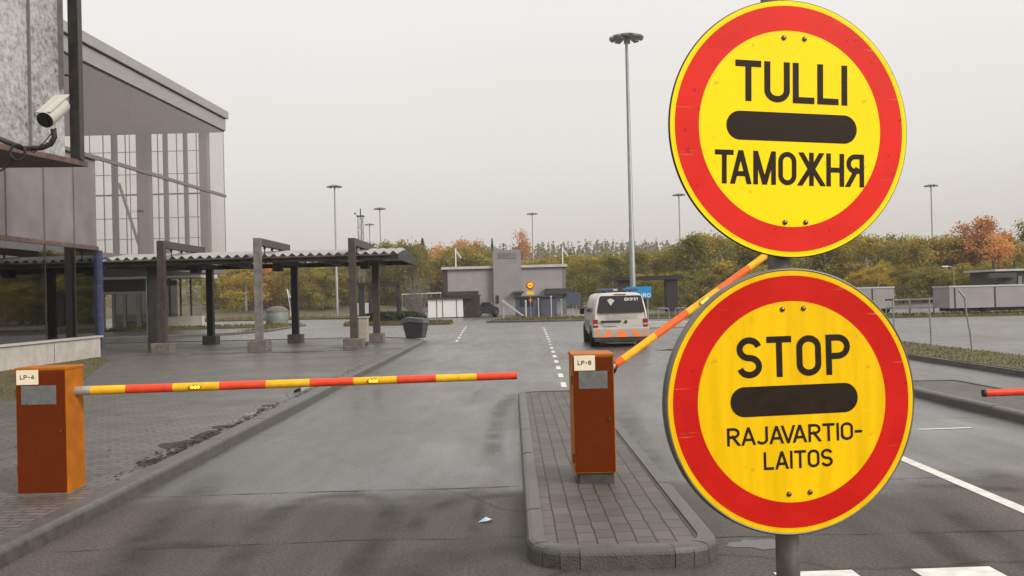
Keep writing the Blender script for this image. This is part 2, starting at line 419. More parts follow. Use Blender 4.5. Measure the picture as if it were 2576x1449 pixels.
MT['galv'] = mat('galvanised_steel', (0.3, 0.3, 0.295), 0.45, 0.7, var=0.25, scale=14, stretch=(1, 1, 0.15))
MT['lamp_pole'] = mat('lamp_pole_steel', (0.24, 0.24, 0.24), 0.5, 0.4, var=0.2, scale=3)
MT['dark_steel'] = mat('dark_painted_steel', (0.028, 0.025, 0.023), 0.45, 0.2, var=0.35, scale=5)
MT['brown_steel'] = mat('brown_painted_steel', (0.055, 0.04, 0.034), 0.5, 0.1, var=0.3, scale=5)
MT['grey_steel'] = mat('grey_painted_steel', (0.17, 0.16, 0.15), 0.5, 0.2, var=0.25, scale=4)
MT['concrete'] = mat('concrete', (0.13, 0.112, 0.095), 0.85, var=0.35, scale=6, bump=0.4)
MT['wet_concrete'] = mat('wet_concrete', (0.05, 0.045, 0.038), 0.7, var=0.4, scale=9)
MT['pale_concrete'] = mat('pale_concrete', (0.4, 0.37, 0.33), 0.8, var=0.15, scale=3, bump=0.2)
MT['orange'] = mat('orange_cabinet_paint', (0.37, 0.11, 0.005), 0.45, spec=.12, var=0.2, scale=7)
MT['shaded_door'] = mat('shaded_cabinet_paint', (0.115, 0.019, 0.0025), 0.5, spec=.08, var=0.14, scale=40)  # cabinet orange for the fronts, their shade put into the colour
MT['black'] = mat('black_rubber', (0.012, 0.012, 0.012), 0.6, var=0.2)
MT['label'] = mat('cream_label', (0.78, 0.68, 0.5), 0.55, var=0.06)
MT['ink'] = mat('black_ink', (0.012, 0.01, 0.008), 0.5, var=0.1)
MT['grey_panel'] = mat('grey_panel', (0.16, 0.16, 0.15), 0.35, 0.3, var=0.2, scale=12)
MT['arm_yellow'] = mat('barrier_yellow', (0.75, 0.4, 0.012), 0.4, spec=.25, var=0.15, scale=12, detail=9)
MT['arm_red'] = mat('barrier_red', (0.68, 0.06, 0.02), 0.4, spec=.25, var=0.15, scale=12, detail=9)
MT['arm_orange'] = mat('barrier_orange', (0.8, 0.13, 0.02), 0.4, spec=.25, var=0.15, scale=12, detail=9)
MT['lamp_body'] = mat('amber_lamp_body', (0.3, 0.1, 0.005), 0.4, var=.2)
MT['arm_grey'] = mat('arm_socket', (0.4, 0.38, 0.35), 0.4, 0.5, var=0.15)
MT['sign_yellow'] = mat('sign_lemon_film', (1.0, 0.68, 0.002), 0.45, spec=.12, var=0.03, scale=5, bump=0.03, bscale=300)
MT['sign_amber'] = mat('sign_amber_film', (0.82, 0.49, 0.001), 0.45, spec=.12, var=0.13, scale=9, stretch=(3, 0.25, 1), bump=0.03, bscale=300)
MT['sign_red'] = mat('sign_red_film', (0.68, 0.024, 0.015), 0.45, spec=.12, var=0.1, scale=6, bump=0.03, bscale=300)
MT['sign_red2'] = mat('sign_deep_red_film', (0.54, 0.012, 0.007), 0.45, spec=.12, var=0.12, scale=6, bump=0.03, bscale=300)
for k_ in ('sign_yellow', 'sign_amber'): add_specks(MT[k_], (0.45, 0.27, 0.02), .5)
for k_ in ('sign_red', 'sign_red2'): add_specks(MT[k_], (0.3, 0.01, 0.01), .7)
MT['sign_black'] = mat('sign_black_film', (0.022, 0.014, 0.008), 0.5, spec=.12, var=0.2, scale=30)
MT['alu'] = mat('weathered_aluminium', (0.16, 0.155, 0.14), 0.45, 0.6, var=0.35, scale=10)
MT['bolt'] = mat('bolt_steel', (0.16, 0.13, 0.1), 0.35, 0.8, var=0.2)
MT['van_white'] = mat('van_white_paint', (0.62, 0.58, 0.53), 0.25, var=0.05, scale=3)
def grime(m, col, z0, z1):
    N, L = m.node_tree.nodes, m.node_tree.links
    p = N['Principled BSDF']; src = p.inputs['Base Color'].links[0].from_socket
    t = N.new('ShaderNodeTexCoord'); sp_ = N.new('ShaderNodeSeparateXYZ'); L.new(t.outputs['Object'], sp_.inputs[0])
    n = N.new('ShaderNodeTexNoise'); n.inputs['Scale'].default_value = 5; n.inputs['Detail'].default_value = 6; L.new(t.outputs['Object'], n.inputs['Vector'])
    a = N.new('ShaderNodeMath'); a.operation = 'MULTIPLY_ADD'; a.inputs[1].default_value = .7; L.new(n.outputs[0], a.inputs[0]); L.new(sp_.outputs[2], a.inputs[2])
    mr = N.new('ShaderNodeMapRange'); L.new(a.outputs[0], mr.inputs[0]); mr.inputs[1].default_value = z0 + .35; mr.inputs[2].default_value = z1 + .35; mr.inputs[3].default_value = .85; mr.inputs[4].default_value = .08
    mx_ = N.new('ShaderNodeMix'); mx_.data_type = 'RGBA'; L.new(mr.outputs[0], mx_.inputs[0]); L.new(src, mx_.inputs[6]); mx_.inputs[7].default_value = (*col, 1); L.new(mx_.outputs[2], p.inputs['Base Color'])
grime(MT['van_white'], (0.27, 0.235, 0.2), 0.3, 1.5)
MT['van_glass'] = mat('van_dark_glass', (0.014, 0.011, 0.011), 0.12, var=0.1)
MT['van_black'] = mat('black_plastic', (0.02, 0.018, 0.017), 0.55, var=0.2)
MT['van_red'] = mat('tail_lamp_red', (0.24, 0.012, 0.012), 0.2, var=0.15, scale=30)
MT['van_orange'] = mat('fluorescent_orange', (0.95, 0.19, 0.035), 0.45, var=0.08)
MT['van_grey'] = mat('van_grey_lettering', (0.22, 0.25, 0.21), 0.5, var=0.1)
MT['white'] = mat('white_enamel', (0.68, 0.66, 0.63), 0.4, var=0.06)
MT['blue_lens'] = mat('blue_lamp_lens', (0.05, 0.07, 0.14), 0.2, var=0.2)
MT['rim'] = mat('wheel_rim', (0.25, 0.25, 0.25), 0.35, 0.8)
MT['blue_sign'] = mat('blue_sign_film', (0.006, 0.22, 0.5), 0.4, var=0.05)
MT['navy'] = mat('navy_cladding', (0.055, 0.06, 0.095), 0.6, var=0.2, scale=3)
MT['grey_clad'] = mat('grey_cladding', (0.27, 0.25, 0.25), 0.7, var=0.1, scale=1.2)
MT['grey_clad2'] = mat('grey_tower_cladding', (0.225, 0.215, 0.215), 0.7, var=0.1, scale=1.2)
MT['dark'] = mat('dark_cladding', (0.03, 0.028, 0.027), 0.6, var=0.3, scale=2)
MT['soot'] = mat('near_black_cladding', (0.012, 0.011, 0.01), 0.7, var=0.3)
MT['fascia'] = mat('light_fascia', (0.42, 0.41, 0.39), 0.5, var=0.08, scale=1.5)
MT['hall_fascia'] = mat('hall_roof_fascia', (0.3, 0.29, 0.275), 0.5, 0.2, var=0.1, scale=1)
MT['mauve'] = mat('mauve_ceiling', (0.72, 0.47, 0.465), 0.8, var=0.06, scale=0.4)
MT['mullion'] = mat('mullion_steel', (0.17, 0.145, 0.14), 0.5, 0.2, var=0.2)
MT['mauve_col'] = mat('mauve_column', (0.4, 0.285, 0.28), 0.7, var=0.08)
MT['hall_glass'] = glass_mat('hall_glass', (0.88, 0.85, 0.825), 0.16)
MT['end_glass'] = glass_mat('end_glass', (0.88, 0.885, 0.85), 0.08)
MT['tint_glass'] = glass_mat('tinted_window_glass', (0.78, 0.84, 0.76), 0.22)
MT['room_brown'] = mat('room_brown', (0.5, 0.34, 0.2), 0.8, var=0.3, scale=0.8)
MT['room_blue'] = mat('room_blue', (0.15, 0.22, 0.5), 0.6)
MT['room_green'] = mat('room_green', (0.26, 0.33, 0.2), 0.7, var=.3)
MT['dark_glass'] = mat('dark_window_glass', (0.016, 0.02, 0.018), 0.06, var=0.5, scale=0.9, rvar=0.03)
MT['frosted'] = mat('frosted_panel', (0.12, 0.1, 0.104), 0.16, col2=(0.21, 0.18, 0.182), scale=0.6, rvar=0.05)
MT['spots'] = spots_mat('spotted_glazing')
MT['ledge'] = mat('rusty_ledge', (0.1, 0.06, 0.05), 0.7, var=0.4, scale=4)
MT['corner_blue'] = mat('blue_corner_panel', (0.05, 0.055, 0.11), 0.2, var=0.2)
MT['door_frame'] = mat('pale_green_frame', (0.36, 0.37, 0.33), 0.5, var=0.1)
MT['roof_sheet'] = mat('corrugated_sheet', (0.3, 0.3, 0.275), 0.5, 0.3, var=0.15, scale=2)
MT['green_bin'] = mat('grey_green_panel', (0.14, 0.16, 0.135), 0.6, var=0.15, scale=4)
MT['bin_dark'] = mat('dark_grey_plastic', (0.045, 0.046, 0.05), 0.5, var=0.25, scale=6)
MT['camera_body'] = mat('aged_white_enamel', (0.42, 0.385, 0.34), 0.55, var=.08)
MT['beige'] = mat('beige_enamel', (0.3, 0.26, 0.21), 0.6, var=0.15)
MT['trunk'] = mat('bark', (0.09, 0.075, 0.06), 0.9, var=0.4, scale=8)
MT['birch'] = mat('birch_bark', (0.38, 0.36, 0.33), 0.8, col2=(0.12, 0.11, 0.1), scale=5)
MT['leaf_olive'] = leaf_mat('olive_leaves', (0.098, 0.104, 0.023), (0.208, 0.189, 0.035), (0.364, 0.286, 0.052))
MT['leaf_yellow'] = leaf_mat('mustard_leaves', (0.143, 0.130, 0.023), (0.299, 0.227, 0.034), (0.494, 0.351, 0.058))
MT['leaf_orange'] = leaf_mat('orange_leaves', (0.286, 0.130, 0.039), (0.546, 0.247, 0.078), (0.750, 0.390, 0.130))
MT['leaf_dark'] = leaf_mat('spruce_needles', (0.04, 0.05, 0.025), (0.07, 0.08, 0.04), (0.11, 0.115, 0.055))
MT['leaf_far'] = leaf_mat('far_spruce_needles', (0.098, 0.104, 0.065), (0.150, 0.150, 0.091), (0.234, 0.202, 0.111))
MT['hill'] = mat('forest_floor', (0.04, 0.045, 0.02), 0.9, var=0.3, scale=0.05)
MT['twig'] = mat('bare_twigs', (0.16, 0.14, 0.125), 0.8, var=0.2)
MT['car'] = mat('dark_car_paint', (0.02, 0.022, 0.03), 0.25, var=0.1)
MT['paper_blue'] = mat('pale_blue_paper', (0.25, 0.42, 0.62), 0.6, col2=(0.5, 0.58, 0.5), scale=18)

# lit warning lamps on the barrier arm: the photograph shows them glowing
def lamp_mat():
    m = bpy.data.materials.new('amber_lamp_lit'); m.use_nodes = True
    p = m.node_tree.nodes['Principled BSDF']
    p.inputs['Base Color'].default_value = (0.9, 0.5, 0.02, 1)
    p.inputs['Emission Color'].default_value = (1, 0.45, 0.03, 1); p.inputs['Emission Strength'].default_value = 1.6
    return m
MT['lamp_lit'] = lamp_mat()

# ---------------------------------------------------------------- stroke lettering (narrow road-sign style)
def arc(cx, cy, rx, ry, a0, a1, n=14):
    return [(cx + rx * math.cos(R(a0 + (a1 - a0) * i / n)), cy + ry * math.sin(R(a0 + (a1 - a0) * i / n))) for i in range(n + 1)]

def glyph(ch):
    """(width, strokes, closed flags) on a unit-height centre-line box"""
    w = 0.52
    h = w / 2
    if ch == 'T': return w, [[(0, 1), (w, 1)], [(h, 1), (h, 0)]]
    if ch == 'U': return w, [[(0, 1)] + arc(h, h, h, h, 180, 360) + [(w, 1)]]
    if ch == 'L': return 0.42, [[(0, 1), (0, 0), (0.42, 0)]]
    if ch == 'I': return 0.0, [[(0, 1), (0, 0)]]
    if ch == 'O': return w, [arc(h, 1 - h, h, h, 0, 180) + arc(h, h, h, h, 180, 360) + [(w, 1 - h)]]
    if ch == 'S': return w, [arc(h, 0.745, h, 0.255, 15, 270, 18) + arc(h, 0.245, h, 0.245, 90, -165, 18)[1:]]
    if ch == 'P': return w, [[(0, 0), (0, 1)], [(0, 1), (w - 0.27, 1)] + arc(w - 0.27, 0.73, 0.27, 0.27, 90, -90)[1:] + [(0, 0.46)]]
    if ch == 'R': return w, [[(0, 0), (0, 1)], [(0, 1), (w - 0.26, 1)] + arc(w - 0.26, 0.74, 0.26, 0.26, 90, -90)[1:] + [(0, 0.48)], [(h - 0.02, 0.48), (w, 0)]]
    if ch == 'Я': return w, [[(w, 0), (w, 1)], [(w, 1), (0.26, 1)] + arc(0.26, 0.74, 0.26, 0.26, 90, 270)[1:] + [(w, 0.48)], [(h + 0.02, 0.48), (0, 0)]]
    if ch in 'AА': return 0.58, [[(0, 0), (0.27, 1)], [(0.58, 0), (0.31, 1)], [(0.1, 0.27), (0.48, 0.27)]]
    if ch == 'V': return 0.58, [[(0, 1), (0.27, 0)], [(0.58, 1), (0.31, 0)]]
    if ch == 'J': return 0.42, [[(0.42, 1)] + arc(0.18, 0.24, 0.24, 0.24, 0, -160)]
    if ch == 'M': return 0.68, [[(0, 0), (0, 1)], [(0.68, 0), (0.68, 1)], [(0.02, 1), (0.32, 0.0)], [(0.66, 1), (0.36, 0.0)]]
    if ch == 'H': return w, [[(0, 0), (0, 1)], [(w, 0), (w, 1)], [(0, 0.5), (w, 0.5)]]
    if ch == 'Ж': return 0.8, [[(0.4, 0), (0.4, 1)], [(0.05, 1), (0.36, 0.5)], [(0.0, 0), (0.36, 0.52)], [(0.75, 1), (0.44, 0.5)], [(0.8, 0), (0.44, 0.52)]]
    if ch == 'E': return 0.45, [[(0.45, 1), (0, 1), (0, 0), (0.45, 0)], [(0, 0.5), (0.4, 0.5)]]
    if ch == 'K': return w, [[(0, 0), (0, 1)], [(w, 1), (0.03, 0.42)], [(0.18, 0.5), (w, 0)]]
    if ch == '1': return 0.25, [[(0.25, 0), (0.25, 1)], [(0.25, 1), (0, 0.8)]]
    if ch == '3': return w, [arc(h, 0.75, h - 0.02, 0.25, 150, -90, 16) + arc(h, 0.25, h, 0.25, 90, -150, 16)[1:]]
    if ch == '4': return 0.56, [[(0.42, 0), (0.42, 1), (0, 0.27), (0.56, 0.27)]]
    if ch == '8': return w, [arc(h, 0.76, h - 0.03, 0.24, 0, 360, 20), arc(h, 0.26, h, 0.26, 0, 360, 20)]
    if ch == '9': return w, [arc(h, 0.72, h, 0.28, 0, 360, 20), [(w, 0.72), (w - 0.02, 0.45), (0.14, 0)]]
    if ch == '-': return 0.26, [[(0, 0.45), (0.26, 0.45)]]
    return 0.3, []

def clip_y(poly, lim, keep_less):
    out = []
    for i, p in enumerate(poly):
        q = poly[(i + 1) % len(poly)]
        pin = p[1] <= lim if keep_less else p[1] >= lim
        qin = q[1] <= lim if keep_less else q[1] >= lim
        if pin: out.append(p)
        if pin != qin:
            t = (lim - p[1]) / (q[1] - p[1])
            out.append((p[0] + t * (q[0] - p[0]), lim))
    return out

def kern(a, b):
    return 0.2 if a + b in ('TA', 'LT', 'AV', 'VA', 'AT') else 0.0

def lettering(mb, text, W, H, S, ox, oy, oz, T, gap=0.24, mi=0):
    """text W wide, H tall, stroke S, centred on (ox, oy) at height oz of frame T (letters lie in T's XY plane)"""
    hh = H - S
    tot = 0
    if not text: return
    for i, ch in enumerate(text):
        tot += glyph(ch)[0] + (gap - kern(ch, text[i + 1]) if i < len(text) - 1 else 0)
    k = (W - S) / (tot * 1.0)
    x = -W / 2 + S / 2
    zi = 0
    for ti, ch in enumerate(text):
        w, strokes = glyph(ch)
        for st in strokes:
            pts = [Vector((x + p[0] * k, p[1] * hh)) for p in st]
            zi += 1
            z = oz + 0.00006 * (zi % 5)
            n = len(pts)
            left, right = [], []
            d0 = (pts[1] - pts[0]).normalized(); d1 = (pts[-1] - pts[-2]).normalized()
            closed = (pts[0] - pts[-1]).length < 1e-5
            if not closed:
                e0 = S / 2 if min(abs(d0.x), abs(d0.y)) < 0.05 else S * 0.8
                e1 = S / 2 if min(abs(d1.x), abs(d1.y)) < 0.05 else S * 0.8
                if len(st) > 6:
                    e0 = e0 if abs(d0.x) < .05 or abs(d0.y) < .05 else 0
                    e1 = e1 if abs(d1.x) < .05 or abs(d1.y) < .05 else 0
                pts[0] = pts[0] - d0 * e0; pts[-1] = pts[-1] + d1 * e1
            for i in range(n):
                if i == 0: d = d1 + d0 if closed else d0
                elif i == n - 1: d = d1 + d0 if closed else d1
                else: d = (pts[i] - pts[i - 1]).normalized() + (pts[i + 1] - pts[i]).normalized()
                d.normalize()
                nn = Vector((-d.y, d.x))
                sc = 1.0
                if 0 < i < n - 1:
                    dd = (pts[i + 1] - pts[i]).normalized()
                    sc = 1 / max(0.45, abs(d.dot(dd)))
                left.append(pts[i] + nn * S / 2 * sc); right.append(pts[i] - nn * S / 2 * sc)
            for i in range(n - 1):
                q = [left[i], right[i], right[i + 1], left[i + 1]]
                q = [(v[0], v[1]) for v in q]
                q = clip_y(q, -S / 2, False)
                if len(q) > 2: q = clip_y(q, hh + S / 2, True)
                if len(q) > 2:
                    mb.poly([(ox + a, oy + b - hh / 2, z) for a, b in q], mi, T)
        x += (w + gap - kern(ch, text[ti + 1] if ti + 1 < len(text) else ' ')) * k

FACE = Matrix.Rotation(R(90), 4, 'X')         # local XY plane stands up and faces -Y

# ---------------------------------------------------------------- the ground
g = MB()
g.poly([(-1500, -60, 0), (1500, -60, 0), (1500, 3000, 0), (-1500, 3000, 0)])
struct(g.build('ground', MT['asphalt']))

KX = -3.70                                     # road-side face of the left kerb
# raised pavement on the left, its end rounded
end = [(-3.89, 38.5), (-3.95, 40.3), (-4.6, 42.0), (-5.8, 43.2), (-7.5, 43.8)]
w = MB(); w.prism([(-60, -12), (-3.89, -12)] + end + [(-60, 44.5)], -0.02, 0.12)
struct(w.build('pavement', MT['walk']))

def kerb_run(name, pts, wid=0.15, h=0.135, stone=1.0, gapw=0.006):
    """kerb stones along a polyline of (x, y) outer-edge points"""
    mb = MB()
    P = [Vector((p[0], p[1], 0)) for p in pts]
    carry = 0
    for a, b in zip(P[:-1], P[1:]):
        L = (b - a).length
        d = (b - a) / L
        sd = Vector((-d.y, d.x, 0))
        n = max(1, round(L / stone))
        for i in range(n):
            s0 = a + d * (L * i / n + gapw / 2); s1 = a + d * (L * (i + 1) / n - gapw / 2)
            dz = random.uniform(-0.005, 0.005); ch = 0.045
            prof = [(0, -0.02), (0, h - ch + dz), (ch * .12, h - ch * .62 + dz), (ch * .38, h - ch * .25 + dz), (ch, h + dz), (wid, h + dz * .3), (wid, -0.02)]
            vs = [s0 + sd * q[0] + Vector((0, 0, q[1])) for q in prof] + [s1 + sd * q[0] + Vector((0, 0, q[1])) for q in prof]
            m_ = len(prof)
            mb.add(vs, [tuple(range(m_)), tuple(reversed(range(m_, 2 * m_)))] + [(j, j + m_, (j + 1) % m_ + m_, (j + 1) % m_) for j in range(m_)])
    return struct(mb.build(name, MT['kerb']))

kerb_run('kerb', [(KX, -12), (KX, 20), (KX, 38.3), (-3.8, 40.2), (-4.5, 41.95), (-5.7, 43.3), (-7.5, 43.95), (-20, 44.65)], 0.2, 0.14, 2.0, 0.004)

def paved_island(x0, x1, y0, y1, r=0.35):
    def ring(i):
        pts = []
        for cx, cy, a0 in ((x1 - r, y1 - r, 0), (x0 + r, y1 - r, 90), (x0 + r, y0 + r, 180), (x1 - r, y0 + r, 270)):
            for k in range(5):
                t = R(a0 + 90 * k / 4)
                pts.append((cx + (r - i) * math.cos(t), cy + (r - i) * math.sin(t)))
        return pts
    out = ring(0)
    kerb_run('island_kerb', out + [out[0]], 0.13, 0.14, 0.9)
    m = MB(); m.prism(ring(0.128), -0.02, 0.125)
    struct(m.build('island_paving', MT['paver']))

paved_island(0.06, 1.40, 6.35, 17.1)
paved_island(6.72, 8.1, 5.0, 17.3)

def sheet(name, pts, z, m):
    b = MB(); b.poly([(p[0], p[1], z) for p in pts]); return struct(b.build(name, m))

# painted markings
def stripe(mb, x0, y0, x1, y1, wid, z=0.004):
    a, b = Vector((x0, y0, 0)), Vector((x1, y1, 0)); d = (b - a).normalized(); s = Vector((-d.y, d.x, 0)) * wid / 2
    mb.poly([(p.x, p.y, z) for p in (a - s, b - s, b + s, a + s)][::-1])
mk = MB()
for i in range(16):                            # dashed lane line behind the island, bending away
    y = 19.0 + 2.3 * i
    fx = lambda q: 1.0 + 0.026 * (q - 19) - 0.00012 * (q - 19) ** 2
    stripe(mk, fx(y), y, fx(y + 1.05), y + 1.05, 0.11)
for i in range(7):
    y = 40 + 3.2 * i; fx = lambda q: -2.4 - 0.03 * (q - 40)
    stripe(mk, fx(y), y, fx(y + 1.4), y + 1.4, 0.12)
stripe(mk, 4.02, -6, 4.16, 11.2, 0.125)
for x in (2.62, 1.72, 3.62, 4.9, 5.9):
    stripe(mk, x + 0.25, 4.6, x + 0.2, 6.2, 0.52)
for p in ((5.7, 9.2, 6.2), (5.2, 12.2, 5.9), (9.5, 31, 12)):
    stripe(mk, p[0], p[1], p[2], p[1] + 0.05, 0.07)
struct(mk.build('road_marking', MT['white_paint']))

# long shrinkage cracks across the lane
cr_mat = mat('crack_tar', (0.03, 0.026, 0.022), 0.8)
ck = MB()
def crack(x0, x1, y, amp=0.05, wid=0.012, seed=1, slope=0):
    rnd = random.Random(seed); n = int((x1 - x0) / 0.12); yy = y; pts = []
    for i in range(n + 1):
        yy += rnd.uniform(-amp, amp) * 0.5; yy += (y + slope * i / n - yy) * 0.12
        pts.append((x0 + (x1 - x0) * i / n, yy, wid * rnd.uniform(0.1, 1.0)))
    for a, b in zip(pts[:-1], pts[1:]):
        ck.poly([(a[0], a[1] - a[2], 0.003), (b[0], b[1] - b[2], 0.003), (b[0], b[1] + b[2], 0.003), (a[0], a[1] + a[2], 0.003)])
crack(-3.65, 0.04, 9.15, seed=3); crack(-3.65, 0.04, 7.2, seed=4, slope=0.1, wid=0.009); crack(1.45, 6.7, 7.1, seed=5, wid=0.008)
crack(1.45, 6.7, 9.1, seed=6, wid=0.006); crack(-3.65, -0.5, 6.15, seed=8, wid=0.012); crack(-3.6, 6.6, 13.2, seed=9, wid=0.006)
crack(2, 6.6, 24.4, seed=10, wid=0.015)
struct(ck.build('road_crack', cr_mat))

# dark tyre and drip stains with soft edges, worn into the lanes
def stain_mat():
    m = bpy.data.materials.new('tyre_stain'); m.use_nodes = True
    N, L = m.node_tree.nodes, m.node_tree.links
    for n in list(N): N.remove(n)
    o = N.new('ShaderNodeOutputMaterial'); tr = N.new('ShaderNodeBsdfTransparent'); d = N.new('ShaderNodeBsdfDiffuse'); d.inputs[0].default_value = (0.02, 0.018, 0.015, 1)
    at_ = N.new('ShaderNodeAttribute'); at_.attribute_name = 'soft'
    t = N.new('ShaderNodeTexCoord'); nz = N.new('ShaderNodeTexNoise'); nz.inputs['Scale'].default_value = 2.5; nz.inputs['Detail'].default_value = 7; L.new(t.outputs['Object'], nz.inputs['Vector'])
    mr = N.new('ShaderNodeMapRange'); L.new(nz.outputs[0], mr.inputs[0]); mr.inputs[1].default_value = .3; mr.inputs[2].default_value = .65; mr.inputs[3].default_value = .04; mr.inputs[4].default_value = .24
    ml = N.new('ShaderNodeMath'); ml.operation = 'MULTIPLY'; L.new(at_.outputs['Fac'], ml.inputs[0]); L.new(mr.outputs[0], ml.inputs[1])
    mxs = N.new('ShaderNodeMixShader'); L.new(ml.outputs[0], mxs.inputs[0]); L.new(tr.outputs[0], mxs.inputs[1]); L.new(d.outputs[0], mxs.inputs[2]); L.new(mxs.outputs[0], o.inputs[0])
    return m
MT['stain'] = stain_mat()
def stain(pts, wid, z=0.0025):
    P = [Vector((p[0], p[1], 0)) for p in pts]
    Q = []                                     # smooth the path
    for i in range(len(P) - 1):
        a, b, c, d = P[max(i - 1, 0)], P[i], P[i + 1], P[min(i + 2, len(P) - 1)]
        for k in range(6):
            u = k / 6; Q.append(0.5 * ((2 * b) + (c - a) * u + (2 * a - 5 * b + 4 * c - d) * u * u + (3 * b - a - 3 * c + d) * u ** 3))
    Q.append(P[-1]); n = len(Q); vs, fs, al = [], [], []
    for i, p in enumerate(Q):
        d = (Q[min(i + 1, n - 1)] - Q[max(i - 1, 0)]).normalized(); sd = Vector((-d.y, d.x, 0)); e = min(1, i / 3, (n - 1 - i) / 3)
        for k, w_ in enumerate((-1, -.45, 0, .45, 1)): vs.append(p + sd * wid * w_ * .5 + Vector((0, 0, z))); al.append((0, .75, 1, .75, 0)[k] * e)
    for i in range(n - 1):
        for k in range(4): fs.append((i * 5 + k, i * 5 + k + 1, i * 5 + k + 6, i * 5 + k + 5))
    b = MB(); b.add(vs, fs); o = b.build('tyre_stain', MT['stain'])
    at_ = o.data.attributes.new('soft', 'FLOAT', 'POINT'); at_.data.foreach_set('value', al)
    return struct(o)
G2 = lambda *pp: [tuple(gnd(x, y)[:2]) for x, y in pp]
stain(G2((520, 1520), (600, 1400), (690, 1300), (780, 1256), (870, 1246), (940, 1252), (985, 1280), (970, 1330), (915, 1410), (850, 1520)), 0.34)
stain(G2((1020, 1360), (1060, 1300), (1150, 1260), (1230, 1250), (1320, 1240)), 0.28)
stain(G2((1190, 1345), (1200, 1300), (1210, 1255)), 0.14)
stain(G2((1000, 1520), (1050, 1430), (1160, 1390), (1330, 1370)), 0.7)
stain(G2((150, 1440), (420, 1370), (700, 1395)), 0.3)
stain(G2((1240, 1180), (1245, 1090), (1265, 1020), (1300, 985)), 0.35)
stain(G2((1560, 1010), (1600, 1110), (1660, 1200)), 0.5)
stain(G2((2330, 1250), (2440, 1320), (2560, 1400), (2700, 1480)), 0.3)
stain(G2((2290, 1310), (2400, 1390), (2520, 1500)), 0.3)
stain(G2((2300, 1220), (2420, 1225), (2700, 1240)), 0.3)
stain(G2((250, 1560), (330, 1400), (420, 1300), (560, 1190)), 0.5)

# ---------------------------------------------------------------- grass (blades are far too many to count)
def grass_patch(pts, z, n, hgt, seed, mound=0.0, name='grass_verge'):
    rnd = random.Random(seed)
    b = MB(); b.prism(pts, -0.02, z); struct(b.build(name, MT['grass_soil']))
    xs = [p[0] for p in pts]; ys = [p[1] for p in pts]
    def inside(x, y):
        c = False
        for i in range(len(pts)):
            (x1, y1), (x2, y2) = pts[i][:2], pts[i - 1][:2]
            if (y1 > y) != (y2 > y) and x < (x2 - x1) * (y - y1) / (y2 - y1) + x1: c = not c
        return c
    vs, fs = [], []
    k = 0
    while k < n:
        x, y = rnd.uniform(min(xs), max(xs)), rnd.uniform(min(ys), max(ys))
        if not inside(x, y): continue
        k += 1
        a = rnd.uniform(0, PI); hh = hgt * rnd.uniform(0.4, 1.3); wd = hh * rnd.uniform(.25, .5)
        dx, dy = math.cos(a) * wd, math.sin(a) * wd; lx, ly = rnd.uniform(-.5, .5) * hh, rnd.uniform(-.5, .5) * hh
        i0 = len(vs)
        vs += [(x - dx, y - dy, z), (x + dx, y + dy, z), (x + lx, y + ly, z + hh)]
        fs.append((i0, i0 + 1, i0 + 2))
    m = MB(); m.add(vs, fs)
    return tag(m.build('grass', MT['grass_blade']), kind='stuff')

grass_patch([(-14.3, 15), (-9.9, 15.5), (-9.4, 18.5), (-9.7, 21), (-11.5, 26), (-13.2, 31), (-14.3, 32.5)], 0.128, 6000, 0.03, 1)
grass_patch([(10.3, 8), (12.2, 8), (12.4, 30), (11.9, 42), (10.9, 42), (10.3, 30)], 0.11, 7000, 0.04, 2)
kerb_run('verge_kerb', [(10.2, 42), (10.2, 30), (10.2, 6)][::-1], 0.12, 0.12, 1.0)
grass_patch([(-1.7, 68), (3, 66.8), (14, 66.8), (14, 73), (-0.5, 73)], 0.12, 3000, 0.16, 3)
kerb_run('verge_kerb', [(14.1, 66.6), (3, 66.6), (-1.9, 67.9), (-0.7, 73.2)][::-1], 0.15, 0.14, 1.5)
grass_patch([(22, 56), (60, 52), (60, 55), (22, 59)], 0.12, 2500, 0.16, 4)
grass_patch([(-12.2, 68), (-4.4, 66), (-4.4, 70), (-8, 74), (-13, 74)], 0.14, 2200, 0.15, 5)
grass_patch([(-36, 100), (-20, 96), (-14, 92), (-13.5, 95), (-22, 106), (-36, 110)], 0.14, 1500, 0.2, 6)
grass_patch([(-30, 69), (-17, 70), (-16.5, 71.5), (-20, 73), (-30, 73)], 0.14, 900, 0.16, 7)
grass_patch([(-16.6, 55.8), (-15.6, 60), (-15.9, 72), (-17, 72)], 0.12, 500, 0.14, 8)
kerb_run('verge_kerb', [(-24, 53), (-16.6, 55.6), (-15.5, 60), (-15.8, 72.2)], 0.15, 0.14, 1.5)

# grass bank and wooded hills that close the view
def terrain(name, x0, x1, y0, y1, fz, m, nx=40, ny=10):
    vs = [(x0 + (x1 - x0) * i / nx, y0 + (y1 - y0) * j / ny, 0) for j in range(ny + 1) for i in range(nx + 1)]
    vs = [(x, y, fz(x, y)) for x, y, _ in vs]
    fs = [(j * (nx + 1) + i, j * (nx + 1) + i + 1, (j + 1) * (nx + 1) + i + 1, (j + 1) * (nx + 1) + i) for j in range(ny) for i in range(nx)]
    b = MB(); b.add(vs, fs, 0, True); return struct(b.build(name, m))
ss = lambda t: (lambda q: q * q * (3 - 2 * q))(max(0, min(1, t)))
terrain('grass_bank', -130, -8, 138, 200, lambda x, y: -0.05 + 1.6 * ss((y - 138) / 22) * ss((-8 - x) / 15) , MT['grass_soil'])
hill_z = lambda x, y: -1.0 + 15.5 * ss((y - 240) / 170) * (0.75 + 0.25 * math.sin(x * 0.012 + 1.2))
terrain('hills', -420, 520, 236, 640, hill_z, MT['hill'], 60, 24)

